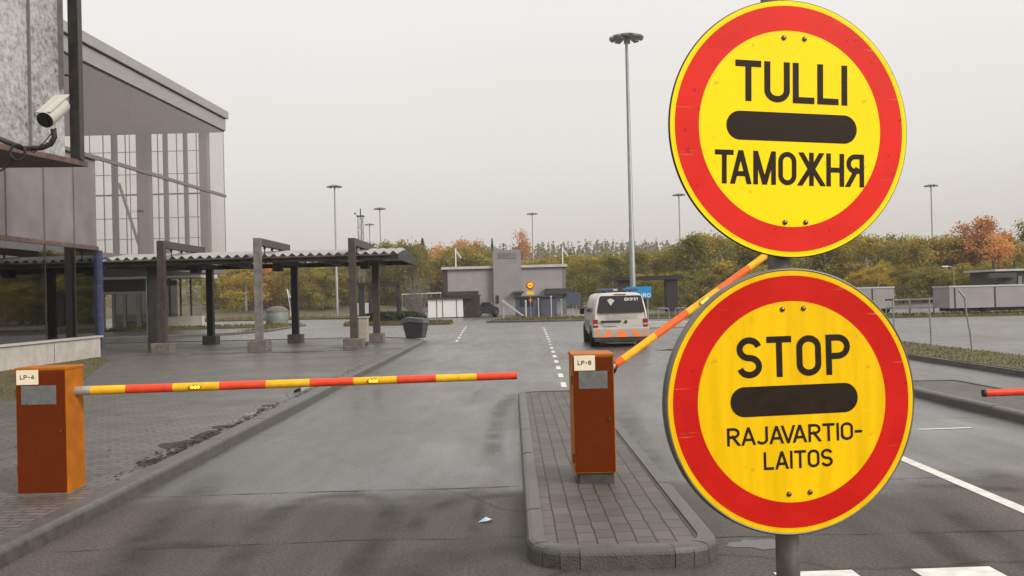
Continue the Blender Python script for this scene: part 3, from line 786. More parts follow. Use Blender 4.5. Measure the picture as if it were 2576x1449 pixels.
# ---------------------------------------------------------------- border signs
def sign_frame(px, D, yaw, tilt):
    loc = at(px[0], px[1], D)
    o_rot = Matrix.Rotation(yaw, 4, 'Z') @ FACE @ Matrix.Rotation(tilt, 4, 'Z')
    return loc, o_rot

def round_sign(loc, rot, label, words, bar, bolts, yel, red, depth, rimmed):
    o = thing('round_sign', loc, label, 'sign')
    o.rotation_euler = rot.to_euler()
    b = MB(); n = 128
    if rimmed:
        prof = [(0.0, -depth), (0.314, -depth), (0.324, -depth + .004), (0.3262, -depth * .5), (0.3255, -.004), (0.3225, 0.0012), (0.3195, 0.0005), (0.3190, -0.002), (0, -0.002)]
        b.lathe(prof, n)
    else:
        b.lathe([(0.0, -depth), (0.3205, -depth), (0.3215, -depth * .6), (0.321, -.0012), (0.319, -0.0005), (0, -0.0005)], n)
    b.build('plate', MT['alu'] if rimmed else MT['dark_steel'], o)
    MB().disc(0.3065, 0.3188, 0.0, n).build('yellow_border', yel, o)
    MB().disc(0.2445, 0.3066, 0.0003, n).build('red_ring', red, o)
    MB().disc(0, 0.2446, 0.0, n).build('yellow_field', yel, o)
    I = Matrix.Identity(4)
    for (txt, W, H, S, ox, oy, gap) in words:
        t = MB(); lettering(t, txt, W, H, S, ox, oy, 0.0006, I, gap); t.build('lettering', MT['sign_black'], o)
    W, H, ox, oy = bar
    pts = [(ox + W / 2 - H / 2 + math.cos(R(a)) * H / 2, oy + math.sin(R(a)) * H / 2, 0.0006) for a in range(-90, 91, 9)] + \
          [(ox - W / 2 + H / 2 + math.cos(R(a)) * H / 2, oy + math.sin(R(a)) * H / 2, 0.0006) for a in range(90, 271, 9)]
    MB().poly(pts).build('bar', MT['sign_black'], o)
    for bx, by in bolts:
        MB().lathe([(0.0064, 0), (0.006, 0.0022), (0.0035, 0.0038), (0, 0.0042)], 14, 0, Matrix.Translation((bx, by, 0.0004))).build('bolt', MT['bolt'], o)
    for by in (0.227, -0.23):
        k = MB(); k.b2(-0.05, 0.05, by - 0.014, by + 0.014, -depth - 0.02, -depth)
        k.build('bracket', MT['galv'], o)
    return o

lA, rA = sign_frame((1990, 324), 2.345, R(11.5), -0.028)
round_sign(lA, rA, 'round yellow and red customs sign reading TULLI, upper of the two on the grey post', [
    ('TULLI', 0.302, 0.101, 0.016, 0.002, 0.1145, 0.24),
    ('TAMOЖHЯ', 0.402, 0.083, 0.0125, -0.002, -0.0995, 0.27)],
    (0.352, 0.0715, 0.003, 0.0035), [(-0.020, 0.226), (0.036, 0.226), (-0.018, -0.2335), (0.038, -0.2325)],
    MT['sign_yellow'], MT['sign_red'], 0.009, False)
lB, rB = sign_frame((1995, 1010), 2.30, R(10), 0.0)
round_sign(lB, rB, 'round amber and red sign reading STOP RAJAVARTIOLAITOS, lower of the two on the grey post', [
    ('STOP', 0.296, 0.099, 0.0155, 0.005, 0.1105, 0.3),
    ('RAJAVARTIO-', 0.352, 0.0435, 0.0066, 0.003, -0.0785, 0.23),
    ('LAITOS', 0.18, 0.0435, 0.0066, 0.009, -0.1405, 0.24)],
    (0.332, 0.0725, 0.004, 0.004), [(-0.022, 0.225), (0.033, 0.226), (-0.018, -0.2235), (0.037, -0.222)],
    MT['sign_amber'], MT['sign_red2'], 0.032, True)
pc = at(1981, 1400, 2.40)
sp = thing('sign_post', (pc.x, pc.y, 0), 'grey galvanised steel post carrying the two round border signs', 'post')
MB().tube([(0, 0, 0), (0, 0, 2.62)], 0.0295, 28).build('pole', MT['alu'], sp)
for z in (lA.z + 0.226, lA.z - 0.23, lB.z + 0.226, lB.z - 0.23):
    MB().tube([(0, 0, z - 0.014), (0, 0, z + 0.014)], 0.034, 24).build('clamp', MT['galv'], sp)
MB().lathe([(0.11, 0), (0.11, 0.012), (0.05, 0.014), (0.04, 0.06), (0.0295, 0.065)], 24).build('base_flange', MT['galv'], sp)

# ---------------------------------------------------------------- barriers
def cabinet(loc, W, Dp, H, label, txt, plinth, front_mat, plate, panel):
    o = thing('lifting_barrier', loc, label, 'barrier')
    z0 = plinth
    MB().b2(-W / 2, W / 2, 0, Dp, z0, H - 0.03).build('housing', MT['orange'], o, 0.006)
    MB().b2(-W / 2 - 0.006, W / 2 + 0.006, -0.008, Dp + 0.006, H - 0.03, H).build('lid', MT['orange'], o, 0.006)
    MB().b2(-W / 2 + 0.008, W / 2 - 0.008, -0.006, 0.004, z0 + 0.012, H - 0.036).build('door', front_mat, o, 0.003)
    x0, x1, y0, y1 = plate
    pl = MB().b2(x0, x1, -0.010, -0.004, y0, y1).build('number_plate', MT['label'], o, 0.001)
    t = MB(); lettering(t, txt, (x1 - x0) * 0.66, (y1 - y0) * 0.3, 0.0075, (x0 + x1) / 2, 0, 0.011, FACE, 0.3)
    for v in t.v: v.z += (y0 + y1) / 2 + (y1 - y0) * 0.02
    t.build('lettering', MT['ink'], pl)
    x0, x1, y0, y1 = panel
    MB().b2(x0, x1, -0.010, -0.004, y0, y1).build('panel', MT['grey_panel'], o, 0.002)
    if plinth > 0.02:
        MB().b2(-W / 2 + 0.045, W / 2 - 0.02, 0.02, Dp - 0.02, -0.01, plinth).build('plinth', MT['wet_concrete'], o)
    else:
        MB().b2(-W / 2 - 0.02, W / 2 + 0.02, -0.02, Dp + 0.02, -0.02, 0.012).build('plinth', MT['concrete'], o)
    hh = MB(); hh.tube([(W / 2 - 0.05, -0.02, H * 0.5), (W / 2 - 0.05, -0.004, H * 0.5)], 0.011, 12); hh.build('lock', MT['bolt'], o)
    for s in (-1, 1):
        q = MB(); q.tube([(-W / 2 - 0.004, 0.02, H * (0.5 + s * 0.3) - 0.04), (-W / 2 - 0.004, 0.02, H * (0.5 + s * 0.3) + 0.04)], 0.008, 8); q.build('hinge', MT['dark_steel'], o)
    return o

def pX(px, D): return (px - CX) * D / FPX
c4 = gnd(118, 1240, 0.12)
bar4 = cabinet((pX(97.5, 8.8) + 0.0, 8.8, 0.12), 0.47, 0.36, 1.18, 'orange lifting barrier marked LP-4 with its striped arm lowered across the left lane', 'LP-4', 0.0, MT['shaded_door'],
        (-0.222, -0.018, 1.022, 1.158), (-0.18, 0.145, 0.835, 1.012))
bar8 = cabinet((pX(1486, 8.6), 8.6, 0.125), 0.378, 0.52, 1.185, 'orange lifting barrier marked LP-8 with its arm raised, on the brick-paved island', 'LP-8', 0.10, MT['shaded_door'],
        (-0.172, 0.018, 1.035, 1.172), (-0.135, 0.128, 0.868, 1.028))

def barrier_arm(root, base, direction, segs, r0, r1, lamps, socket, cap):
    """arm > sections, lamps; the arm is a part of its barrier"""
    base = Vector(base) - Vector(root.location)
    d = Vector(direction).normalized()
    tot = sum(s[0] for s in segs); s = 0
    o = MB().tube([base - d * 0.12, base + d * (tot - .002)], min(r0, r1) * .8, 12).build('arm', MT['arm_grey'], root)
    for L, m in segs:
        ra = r0 + (r1 - r0) * s / tot; rb = r0 + (r1 - r0) * (s + L) / tot
        MB().tube([base + d * s, base + d * (s + L - 0.0008)], [ra, rb], 20).build('arm_section', MT[m], o)
        s += L
    if cap: MB().tube([base + d * (tot), base + d * (tot + 0.025)], r1 * 1.04, 20).build('end_cap', MT['black'], o)
    if socket: MB().tube([base + d * -0.16, base + d * -0.001], r0 * 1.03, 20).build('socket', MT['arm_grey'], o)
    side = Vector((0, -1, 0)); side = (side - d * side.dot(d)).normalized()
    up = side.cross(d).normalized()
    for L in lamps:
        rr = r0 + (r1 - r0) * L / tot
        T = Matrix.Translation(base + d * L + side * (rr - 0.004)) @ Matrix((d, up, d.cross(up))).transposed().to_4x4()
        if T.to_3x3().col[2].dot(side) < 0:
            T = Matrix.Translation(base + d * L + side * (rr - 0.004)) @ Matrix((d, -up, d.cross(-up))).transposed().to_4x4()
        pts = [(0.062 * math.cos(t), 0.026 * math.sin(t)) for t in [2 * PI * k / 20 for k in range(20)]]
        f = MB(); f.prism(pts, 0, 0.012, 0, T); f.build('lamp_housing', MT['lamp_body'], o, 0.003)
        g2 = MB()
        for q in (-0.027, 0.006, 0.034):
            g2.lathe([(0.017, 0.0115), (0.015, 0.018), (0.008, 0.022), (0, 0.023)], 14, 0, T @ Matrix.Translation((q, 0, 0)))
        g2.build('lamp_lens', MT['lamp_lit'], o)
    return o

a0 = at(230, 982, 9.02); a1 = at(1300, 945, 9.36)
px_edges = [230, 315, 430, 545, 660, 770, 880, 990, 1090, 1195, 1300]
L = (a1 - a0).length
segs = [((b - a) / 1070 * L, 'arm_yellow' if i % 2 == 0 else 'arm_red') for i, (a, b) in enumerate(zip(px_edges[:-1], px_edges[1:]))]
barrier_arm(bar4, a0, a1 - a0, segs, 0.043, 0.036, [(485 - 230) / 1070 * L, (930 - 230) / 1070 * L], True, False)
b0 = at(1548, 917, 8.86); b1 = at(1785, 745, 9.15)
db = (b1 - b0).normalized()
sg = [(0.085, 'arm_orange')] + [(0.40, 'arm_yellow' if i % 2 == 0 else 'arm_orange') for i in range(8)]
barrier_arm(bar8, b0, db, sg, 0.036, 0.033, [0.085 + 0.8 + 0.2], False, False)
r0 = at(2478, 989, 9.3)
rs = [(0.44, 'arm_red' if i % 2 == 0 else 'arm_yellow') for i in range(9)]
# its cabinet stands just outside the picture on the right
barR = cabinet((r0.x + 9 * 0.44 + 0.2, 9.1, 0.0), 0.378, 0.45, 1.19, 'lifting barrier reaching its red arm tip with black end in over the right island', '', 0.10, MT['shaded_door'], (-0.17, 0.02, 1.03, 1.16), (-0.13, 0.13, 0.87, 1.02))
barrier_arm(barR, r0 + Vector((9 * 0.44, 0, 0.05)), Vector((-1, 0, -0.0126)), rs[::-1], 0.04, 0.036, [], False, True)
# arm bracket on the LP-8 cabinet
bk = MB(); q0 = b0 - db * 0.02
bl = Vector(bar8.location)
bk.beam(Vector((pX(1538, 8.9) - 0.02, 8.92, q0.z - 0.05)) - bl, q0 - bl, 0.05, 0.07)
bk.build('arm_bracket', MT['dark_steel'], bar8)

# ---------------------------------------------------------------- border guard van
def van():
    loc = (pX(1558, 33.0), 33.0, 0)
    o = thing('border_guard_van', loc, 'white border guard van seen from behind with orange chevrons and blue light bar', 'van')
    prof = [(0.78, 0.30), (0.90, 0.36), (0.955, 0.55), (0.965, 0.80), (0.955, 1.05), (0.935, 1.2), (0.90, 1.4), (0.86, 1.58), (0.81, 1.73), (0.73, 1.83), (0.6, 1.878), (0.35, 1.897), (0, 1.902)]
    full = [(-x, z) for x, z in prof[:-1]] + list(reversed(prof))
    rear = lambda z: 0.0 if z < 1.15 else 0.17 * ((z - 1.15) / 0.75) ** 1.2
    rings = []
    def ring(fy, sx, zmax=None, sz=1.0):
        out = []
        for x, z in full:
            zz = z if zmax is None else min(z, zmax - 0.02 * abs(x))
            out.append(Vector((x * sx, fy(z), 0.30 + (zz - 0.30) * sz)))
        return out
    rings.append(ring(lambda z: rear(z) + 0.0, 0.93, None, 0.985))
    rings.append(ring(lambda z: rear(z) + 0.025, 0.965, None, 0.993))
    rings.append(ring(lambda z: rear(z) + 0.10, 0.99))
    rings.append(ring(lambda z: rear(z) + 0.30, 1.0))
    for y in (1.2, 2.2, 3.0): rings.append(ring(lambda z, y=y: y, 1.0))
    rings.append(ring(lambda z: 3.5 + (0.5 if z < 1.2 else 0), 0.99, 1.9))
    rings.append(ring(lambda z: 3.95 + (0.1 if z < 1.2 else 0), 0.97, 1.55))
    rings.append(ring(lambda z: 4.3, 0.95, 1.18))
    rings.append(ring(lambda z: 4.75, 0.9, 1.0))
    rings.append(ring(lambda z: 4.88, 0.82, 0.8))
    vs = [p for r_ in rings for p in r_]; n = len(full); fs = []
    for i in range(len(rings) - 1):
        for k in range(n):
            fs.append((i * n + k, (i + 1) * n + k, (i + 1) * n + (k + 1) % n, i * n + (k + 1) % n))
    b = MB(); b.add(vs, fs, 0, True); b.add(rings[0], [tuple(range(n))]); b.add(rings[-1], [tuple(reversed(range(n)))])
    b.build('body', MT['van_white'], o)
    # everything on the rear is laid out in (x, z) on the sloping back
    def back(x, z, out): return (x, rear(z) * (1 if z > 1.15 else 0) - out, z)
    def panel(name, pts, m, out, th=0.012, parent=o):
        q = MB(); n_ = len(pts)
        fr = [back(x, z, out) for x, z in pts]; bk_ = [back(x, z, out - th) for x, z in pts]
        q.add(fr + bk_, [tuple(range(n_)), tuple(reversed(range(n_, 2 * n_)))] + [(i, n_ + i, n_ + (i + 1) % n_, (i + 1) % n_) for i in range(n_)])
        return q.build(name, m, parent)
    def rounded(x0b, x1b, z0, x0t, x1t, z1, r=0.05):
        cs = [(x0b, z0), (x1b, z0), (x1t, z1), (x0t, z1)]; out = []
        for i in range(4):
            p = Vector(cs[i]); a = (Vector(cs[i - 1]) - p).normalized(); c = (Vector(cs[(i + 1) % 4]) - p).normalized()
            for t in (0, .33, .67, 1):
                out.append(tuple(p + a * r * (1 - t) ** 2 + c * r * t ** 2))
        return out
    gl = panel('rear_window', rounded(-0.80, 0.86, 1.195, -0.69, 0.76, 1.785, 0.07), MT['van_glass'], 0.012)
    panel('emblem', [(-0.44, 1.64), (-0.32, 1.7), (-0.18, 1.62), (-0.25, 1.54), (-0.32, 1.44), (-0.38, 1.53)], MT['fascia'], 0.016, 0.003, gl)
    slope = math.atan2(rear(1.8) - rear(1.55), 0.25)
    def words(txt, W, H, S, x, z, m, out, parent, gap):
        t = MB(); lettering(t, txt, W, H, S, x, 0, 0, FACE, gap)
        for v in t.v:
            zz = v.z + z
            v.y = rear(zz) - out - abs(v.y); v.z = zz
        t.build('lettering', m, parent)
    words('EK931', 0.46, 0.1, 0.019, 0.40, 1.655, MT['white'], 0.016, gl, 0.26)
    words('RAJAVARTIOLAITOS', 1.08, 0.07, 0.012, 0.05, 1.085, MT['van_grey'], 0.004, o, 0.3)
    q = MB(); q.b2(-0.5, 0.58, -0.004, 0.001, 0.995, 1.01); q.build('thin_stripe', MT['van_grey'], o)
    panel('tailgate_grip', rounded(-0.69, 0.02, 0.855, -0.69, 0.02, 0.925, 0.02), MT['van_black'], 0.014)
    q = MB(); q.lathe([(0.055, 0), (0.055, 0.008), (0.04, 0.012), (0, 0.012)], 20, 0, Matrix.Translation((0.19, 0.0, 0.87)) @ FACE); q.build('tailgate_badge', MT['van_black'], o)
    pl = panel('licence_plate', rounded(-0.57, -0.12, 0.735, -0.57, -0.12, 0.825, 0.01), MT['fascia'], 0.012)
    for x in (-0.49, -0.42, -0.35, -0.27, -0.21):
        q = MB(); q.b2(x - 0.012, x + 0.012, -0.0135, -0.012, 0.76, 0.8); q.build('plate_mark', MT['van_grey'], pl)
    for s in (-1, 1):
        q = MB(); xa, xb = sorted((s * 0.955, s * 0.785))
        q.b2(xa, xb, -0.012, 0.14, 0.68, 0.97); tl = q.build('tail_lamp', MT['van_red'], o, 0.02)
        q = MB(); q.b2(min(s * .94, s * .80), max(s * .94, s * .80), -0.0155, -0.011, 0.765, 0.815); q.build('reverse_lamp', MT['fascia'], tl)
    # bumper with chevrons
    q = MB(); q.b2(-0.985, 0.985, -0.085, 0.12, 0.33, 0.665); q.build('rear_bumper', MT['van_white'], o, 0.03)
    y = -0.0885
    def chev(pts): return [(x, y, z) for x, z in pts]
    q = MB(); z0, z1 = 0.345, 0.575
    q.poly(chev([(-0.2, z0), (0.27, z0), (0.09, z1), (0.03, z1), (-0.02, z1)]))
    q.poly(chev([(-0.68, z0), (-0.45, z0), (-0.26, z1), (-0.44, z1)]))
    q.poly(chev([(0.75, z0), (0.52, z0), (0.34, z1), (0.52, z1)]))
    q.poly(chev([(-0.86, z0 + .05), (-0.72, z1), (-0.87, z1)])); q.poly(chev([(0.93, z0 + .05), (0.79, z1), (0.94, z1)]))
    q.build('chevron_marking', MT['van_orange'], o)
    q = MB(); q.b2(-0.93, 0.93, -0.06, 0.1, 0.17, 0.325); q.build('bumper_skirt', MT['van_black'], o, 0.03)
    q = MB(); q.tube([(-0.55, -0.05, 0.17), (-0.4, -0.08, 0.13), (0.4, -0.08, 0.13), (0.55, -0.05, 0.17)], 0.02, 8); q.build('tow_bar', MT['bolt'], o)
    for s in (-1, 1):
        q = MB(); q.b2(min(s * .86, s * .7), max(s * .86, s * .7), -0.064, -0.058, 0.25, 0.29); q.build('reflector', MT['van_red'], o)
    q = MB(); q.b2(-0.8, 0.8, 0.15, 4.5, 0.16, 0.31); q.build('underbody', MT['van_black'], o)
    for yy in (1.05, 4.05):
        for s in (-1, 1):
            T = Matrix.Translation((s * 0.83, yy, 0.33)) @ Matrix.Rotation(R(90), 4, 'Y')
            w_ = MB(); w_.lathe([(0.2, -0.11), (0.31, -0.115), (0.33, -0.09), (0.33, 0.09), (0.31, 0.115), (0.2, 0.11)], 28, 0, T)
            wo_ = w_.build('wheel', MT['black'], o)
            w_ = MB(); w_.lathe([(0, -0.085), (0.06, -0.09), (0.205, -0.1), (0.205, 0.1), (0.06, 0.09), (0, 0.085)], 20, 0, T); w_.build('rim', MT['rim'], wo_)
            w_ = MB(); w_.lathe([(0.345, -0.14 * 1), (0.40, -0.14), (0.40, 0.14), (0.345, 0.14)], 28, 0, Matrix.Translation((s * 0.835, yy, 0.36)) @ Matrix.Rotation(R(90), 4, 'Y')); w_.build('wheel_arch', MT['van_black'], o)
    for s in (-1, 1):
        for (ya, yb) in ((0.5, 1.5), (1.6, 2.6), (2.75, 3.6)):
            q = MB(); xo = lambda z: s * (0.937 - 0.25 * (z - 1.2) + 0.006)
            q.add([(xo(1.22), ya, 1.22), (xo(1.22), yb + (.25 if yb > 3 else 0), 1.22), (xo(1.68), yb, 1.68), (xo(1.68), ya + (.06 if ya < 1 else 0), 1.68)], [(0, 1, 2, 3) if s < 0 else (3, 2, 1, 0)])
            sw = q.build('side_window', MT['van_glass'], o)
            sol = sw.modifiers.new('solid', 'SOLIDIFY'); sol.thickness = 0.008; sol.offset = 0
        q = MB(); q.b2(min(s * 0.98, s * 1.16), max(s * 0.98, s * 1.16), 3.45, 3.6, 1.1, 1.34); q.build('door_mirror', MT['van_black'], o, 0.03)
        q = MB(); q.b2(min(s * .955, s * .975), max(s * .955, s * .975), 1.6, 3.6, 0.62, 0.9); q.build('side_band', MT['van_grey'], o)
    q = MB(); q.b2(-0.36, 0.36, -0.0, 0.4, 0, 0.03)
    q = MB(); q.b2(-0.20, 0.22, rear(1.82) - 0.02, rear(1.82) + 0.05, 1.815, 1.845); q.build('brake_lamp', MT['van_red'], o, 0.008)
    # light bar on the roof
    lb = MB(); lb.b2(-0.72, 0.74, 0.7, 1.0, 1.945, 2.045); lbo = lb.build('light_bar', MT['blue_lens'], o, 0.03)
    for x in (-0.45, 0.45):
        q = MB(); q.b2(x - 0.03, x + 0.03, 0.75, 0.95, 1.88, 1.95); q.build('mount', MT['van_black'], lbo)
    q = MB(); q.b2(0.02, 0.18, 0.66, 1.03, 1.93, 2.06); q.build('speaker_block', MT['van_black'], lbo, 0.01)
    q = MB(); q.b2(-0.14, 0.02, 0.69, 0.72, 1.96, 2.02); q.build('white_lamp', MT['fascia'], lbo)
    return o
van()

# ---------------------------------------------------------------- glass terminal building (left)
hall = thing('glass_terminal_hall', (-24, 60, 0), 'tall glass terminal hall with sloping roof fascia on the left', 'building')
def hp(p): return Vector(p) - Vector((-24, 60, 0))
FX = lambda D: -21.7 + (D - 72) * 0.0476      # facade line (runs away slightly to the right)
Y0, Y1 = 40.0, 72.0
ZT, ZB = 15.55, 4.75
XB = -42.0
def quad(mb, a, b, c, d, mi=0): mb.poly([hp(a), hp(b), hp(c), hp(d)], mi)
q = MB(); quad(q, (FX(Y0), Y0, ZB), (FX(Y1), Y1, ZB), (FX(Y1), Y1, ZT - .55), (FX(Y0), Y0, ZT - .55)); q.build('facade_glass', MT['hall_glass'], hall)
q = MB(); quad(q, (FX(Y1) - 0.02, Y1 - .02, ZB), (XB, Y1 - .02, ZB), (XB, Y1 - .02, 14.9), (FX(Y1) - .02, Y1 - .02, 14.9)); q.build('end_glass', MT['end_glass'], hall)
# ceiling and roof with double fascia
q = MB()
q.prism([hp((FX(Y0) - .15, Y0, 0))[:2], hp((FX(Y1) - .15, Y1 - .05, 0))[:2], hp((XB, Y1 - .05, 0))[:2], hp((XB, Y0, 0))[:2]], 14.92, 15.05)
q.build('ceiling', MT['mauve'], hall)
for (za, zb, pr, m) in ((15.05, 15.9, 0.12, 'hall_fascia'), (15.98, 16.55, 0.3, 'hall_fascia'), (15.9, 15.98, 0.02, 'dark'), (14.96, 15.05, 0.02, 'dark')):
    q = MB()
    q.prism([hp((FX(Y0) + pr, Y0, 0))[:2], hp((FX(Y1) + pr, Y1 + pr, 0))[:2], hp((XB, Y1 + pr, 0))[:2], hp((XB, Y0, 0))[:2]], za, zb)
    q.build('roof_fascia', MT[m], hall)
# facade posts and the transom
q = MB(); zt = lambda D: 10.05
q.beam(hp((FX(Y0) + .03, Y0, 10.05)), hp((FX(Y1) + .03, Y1, 10.05)), 0.14, 0.2); q.build('transom', MT['mullion'], hall)
q = MB(); q.beam(hp((FX(Y0) + .03, Y0, ZB)), hp((FX(Y1) + .03, Y1, ZB)), 0.16, 0.22); q.build('sill_beam', MT['mullion'], hall)
for D in (48.0, 51.2, 56.0, 61.0, 66.5, 71.95):
    q = MB(); q.beam(hp((FX(D) - .04, D, ZB)), hp((FX(D) - .04, D, 14.92)), 0.035, 0.05); q.build('mullion', MT['mullion'], hall)
# columns inside and the gridded end wall: x positions measured in the picture on the plane of the end wall
def endx(px): return (px - CX) / FPX * 71.5
for (xa, xb, m) in ((357, 388, 'mauve_col'), (514, 534, 'mauve_col')):
    q = MB(); q.b2(endx(xa) + 24, endx(xb) + 24, 10.9, 11.6, ZB, 14.9); q.build('column', MT[m], hall)
for (xa, xb) in ((289, 300), (419, 427), (470, 477)):
    q = MB(); q.b2(endx(xa) + 24, endx(xb) + 24, 11.3, 11.75, ZB, 14.9); q.build('slim_column', MT['mullion'], hall)
q = MB()
for px in (262, 318, 400, 448, 498, 505):
    q.b2(endx(px) + 24 - .02, endx(px) + 24 + .02, 11.78, 11.9, ZB, 14.9)
for py in (381, 438, 490, 548, 600):
    z = at(400, py, 71.8).z
    q.b2(XB + 24, endx(508) + 24, 11.8, 11.88, z - .022, z + (.022 if py != 490 else .1))
q.build('glazing_bars', MT['mullion'], hall)
q = MB(); q.beam(hp((endx(325), 70, 11.0)), hp((endx(365), 71.5, 5.2)), 0.28, 0.1); q.build('glass_brace', MT['door_frame'], hall)
# floor slab and recessed ground storey with the entrance
q = MB(); q.prism([hp((FX(Y0) - .05, Y0, 0))[:2], hp((FX(Y1) - .05, Y1, 0))[:2], hp((XB, Y1, 0))[:2], hp((XB, Y0, 0))[:2]], 4.1, 4.62); q.build('floor_slab', MT['mullion'], hall)
W0 = 74.0
gx = lambda px: (px - CX) / FPX * W0
gz = lambda px, py: at(px, py, W0).z
q = MB(); q.b2(gx(240) + 24, gx(508) + 24, W0 - 60 - .3, W0 - 60 + 4, 3.95, 4.9); q.build('porch_fascia', MT['fascia'], hall)
q = MB(); q.b2(gx(240) + 24, gx(400) + 24, W0 - 60 - .05, W0 - 60 + .3, 3.0, 3.95); q.build('porch_header', MT['dark'], hall)
q = MB(); q.b2(gx(240) + 24, gx(400) + 24, W0 - 60 - .12, W0 - 60 - .05, 2.78, 2.98); q.build('header_strip', MT['fascia'], hall)
q = MB(); q.b2(gx(240) + 24, gx(400) + 24, W0 - 60 + .1, W0 - 60 + .13, 0, 3.0); q.build('entrance_glass', MT['end_glass'], hall)
q = MB(); q.b2(gx(240) + 24, gx(404) + 24, W0 - 60 + 3.5, W0 - 60 + 3.7, 0, 3.9); q.build('lobby_wall', MT['dark'], hall)
for px in (258, 284, 312, 347, 371, 395):
    wd = .3 if px in (258, 347) else .2
    q = MB(); q.b2(gx(px) + 24 - wd / 2, gx(px) + 24 + wd / 2, W0 - 60 - .03, W0 - 60 + .1, 0, 2.78); q.build('door_frame', MT['door_frame'], hall)
q = MB(); q.b2(gx(410) + 24, gx(505) + 24, W0 - 60 + .2, W0 - 60 + .23, 0.9, 3.95); q.build('porch_window', MT['end_glass'], hall)
for px in (424, 452, 478): q = MB(); q.b2(gx(px) + 24 - .06, gx(px) + 24 + .06, W0 - 60 + .12, W0 - 60 + .2, 0.9, 3.95); q.build('window_bar', MT['brown_steel'], hall)
q = MB(); q.b2(gx(408) + 24, gx(508) + 24, W0 - 60 - .15, W0 - 60 + .5, 0, 0.95); q.build('porch_plinth', MT['pale_concrete'], hall)
q = MB(); q.b2(XB + 24, gx(240) + 24, W0 - 60, W0 - 60 + .4, 0, 4.1); q.build('side_wall', MT['dark'], hall)

# near block: plinth, dark glazing, frosted band
nb = thing('terminal_front_block', (-14.5, 28, 0), 'lower terminal block with dark glazing over a pale plinth at the left edge', 'building')
def nbx(mb, x0, x1, y0, y1, z0, z1): return mb.b2(x0 + 14.5, x1 + 14.5, y0 - 28, y1 - 28, z0, z1)
NY0, NY1 = 14.0, 33.0
nbx(MB(), -30, -14.28, NY0, NY1 - .3, 0.1, 0.80).build('plinth', MT['pale_concrete'], nb, 0.02)
q = MB()
for D in (17.5, 23.3, 29.4): nbx(q, -14.3, -14.276, D - .012, D + .012, 0.13, 0.78)
q.build('plinth_joint', MT['dark'], nb)
nbx(MB(), -30, -14.22, NY0, NY1 - .2, 0.80, 0.86).build('sill', MT['fascia'], nb)
nbx(MB(), -14.45, -14.42, NY0, NY1 - .15, 0.86, 3.82).build('glazing', MT['tint_glass'], nb)
nbx(MB(), -18.2, -18.0, NY0, NY1 - .2, 0.86, 3.82).build('inner_wall', MT['room_brown'], nb)
nbx(MB(), -18.0, -14.7, NY1 - .4, NY1 - .25, 0.86, 3.82).build('inner_end_wall', MT['corner_blue'], nb)
nbx(MB(), -17.9, -17.0, 30.2, 31.9, 0.87, 2.4).build('cupboard', MT['room_blue'], nb)
nbx(MB(), -16.6, -15.6, 25.6, 26.4, 0.87, 1.75).build('desk', MT['grey_clad'], nb)
nbx(MB(), -17.4, -16.4, 27.6, 28.2, 0.87, 2.1).build('cupboard', MT['pale_concrete'], nb)
nbx(MB(), -17.9, -17.7, 26.5, 30.0, 0.87, 3.6).build('screen', MT['room_green'], nb)
nbx(MB(), -30, -14.36, NY0, NY1 - .1, 3.82, 3.95).build('floor_band', MT['ledge'], nb)
nbx(MB(), -30, -14.42, NY0, NY1 - .12, 3.95, 6.95).build('frosted_band', MT['frosted'], nb)
for D in (18.2, 21.4, 24.6, 27.0, 29.2, 31.2):
    nbx(MB(), -14.44, -14.39, D - .03, D + .03, 3.95, 6.9).build('mullion', MT['mullion'], nb)
    if D != 27.0:
        nbx(MB(), -14.46, -14.405, D - .025, D + .025, 0.86, 3.82).build('mullion', MT['dark_steel'], nb)
nbx(MB(), -14.66, -14.30, NY1 - .14, NY1 + .06, 0.4, 3.82).build('corner_panel', MT['corner_blue'], nb, 0.01)
nbx(MB(), -30, -14.3, NY0, NY1 - .1, 6.95, 7.02).build('roof_slab', MT['mullion'], nb)
# upper bay with spotted glazing on a rusty ledge
pa, pb = Vector((-11.62, 21.4, 0)), Vector((-11.1, 24.0, 0)); dd = (pb - pa).normalized()
bay = thing('glazed_bay', (-12.8, 22, 5.5), 'overhanging upper bay with grey spotted glazing above a rusty ledge', 'building bay')
off = Vector((-12.8, 22, 5.5))
pn = pa - dd * 6
foot = [pn, pb - dd * .28, Vector((-14.45, pb.y - .3, 0)), Vector((-14.45, pn.y, 0))]
q = MB(); q.prism([(p - off)[:2] for p in foot], 0.12, 8.0); q.build('glazing', MT['spots'], bay)
foot2 = [pn + Vector((.12, 0, 0)), pb + dd * .45 + Vector((.12, 0, 0)), Vector((-14.4, pb.y + .1, 0)), Vector((-14.4, pn.y, 0))]
q = MB(); q.prism([(p - off)[:2] for p in foot2], -0.02, 0.12); q.build('ledge', MT['ledge'], bay, 0.01)
nrm = Vector((dd.y, -dd.x, 0))
for s in (-1.55, -5.2):
    p = pb + dd * s + nrm * .03
    q = MB(); q.beam(p - off + Vector((0, 0, 5.63)), p - off + Vector((0, 0, 13.4)), 0.06, 0.05); q.build('glazing_bar', MT['mullion'], bay)
p = pb + dd * -0.46 + nrm * .012
q = MB(); q.beam(p - off + Vector((0, 0, 7.3)), p - off + Vector((0, 0, 13.4)), 0.28, 0.02, up=dd); q.build('weathered_strip', MT['grey_steel'], bay)
pp = at(196, 390, 24.2)
q = MB(); q.b2(pp.x - .13 - off.x, pp.x + .13 - off.x, 24.05 - 22, 24.3 - 22, 0.12, 8.2); q.build('downpipe', MT['dark_steel'], bay, 0.01)
bz = at(175, 192, 24.2).z - 5.5
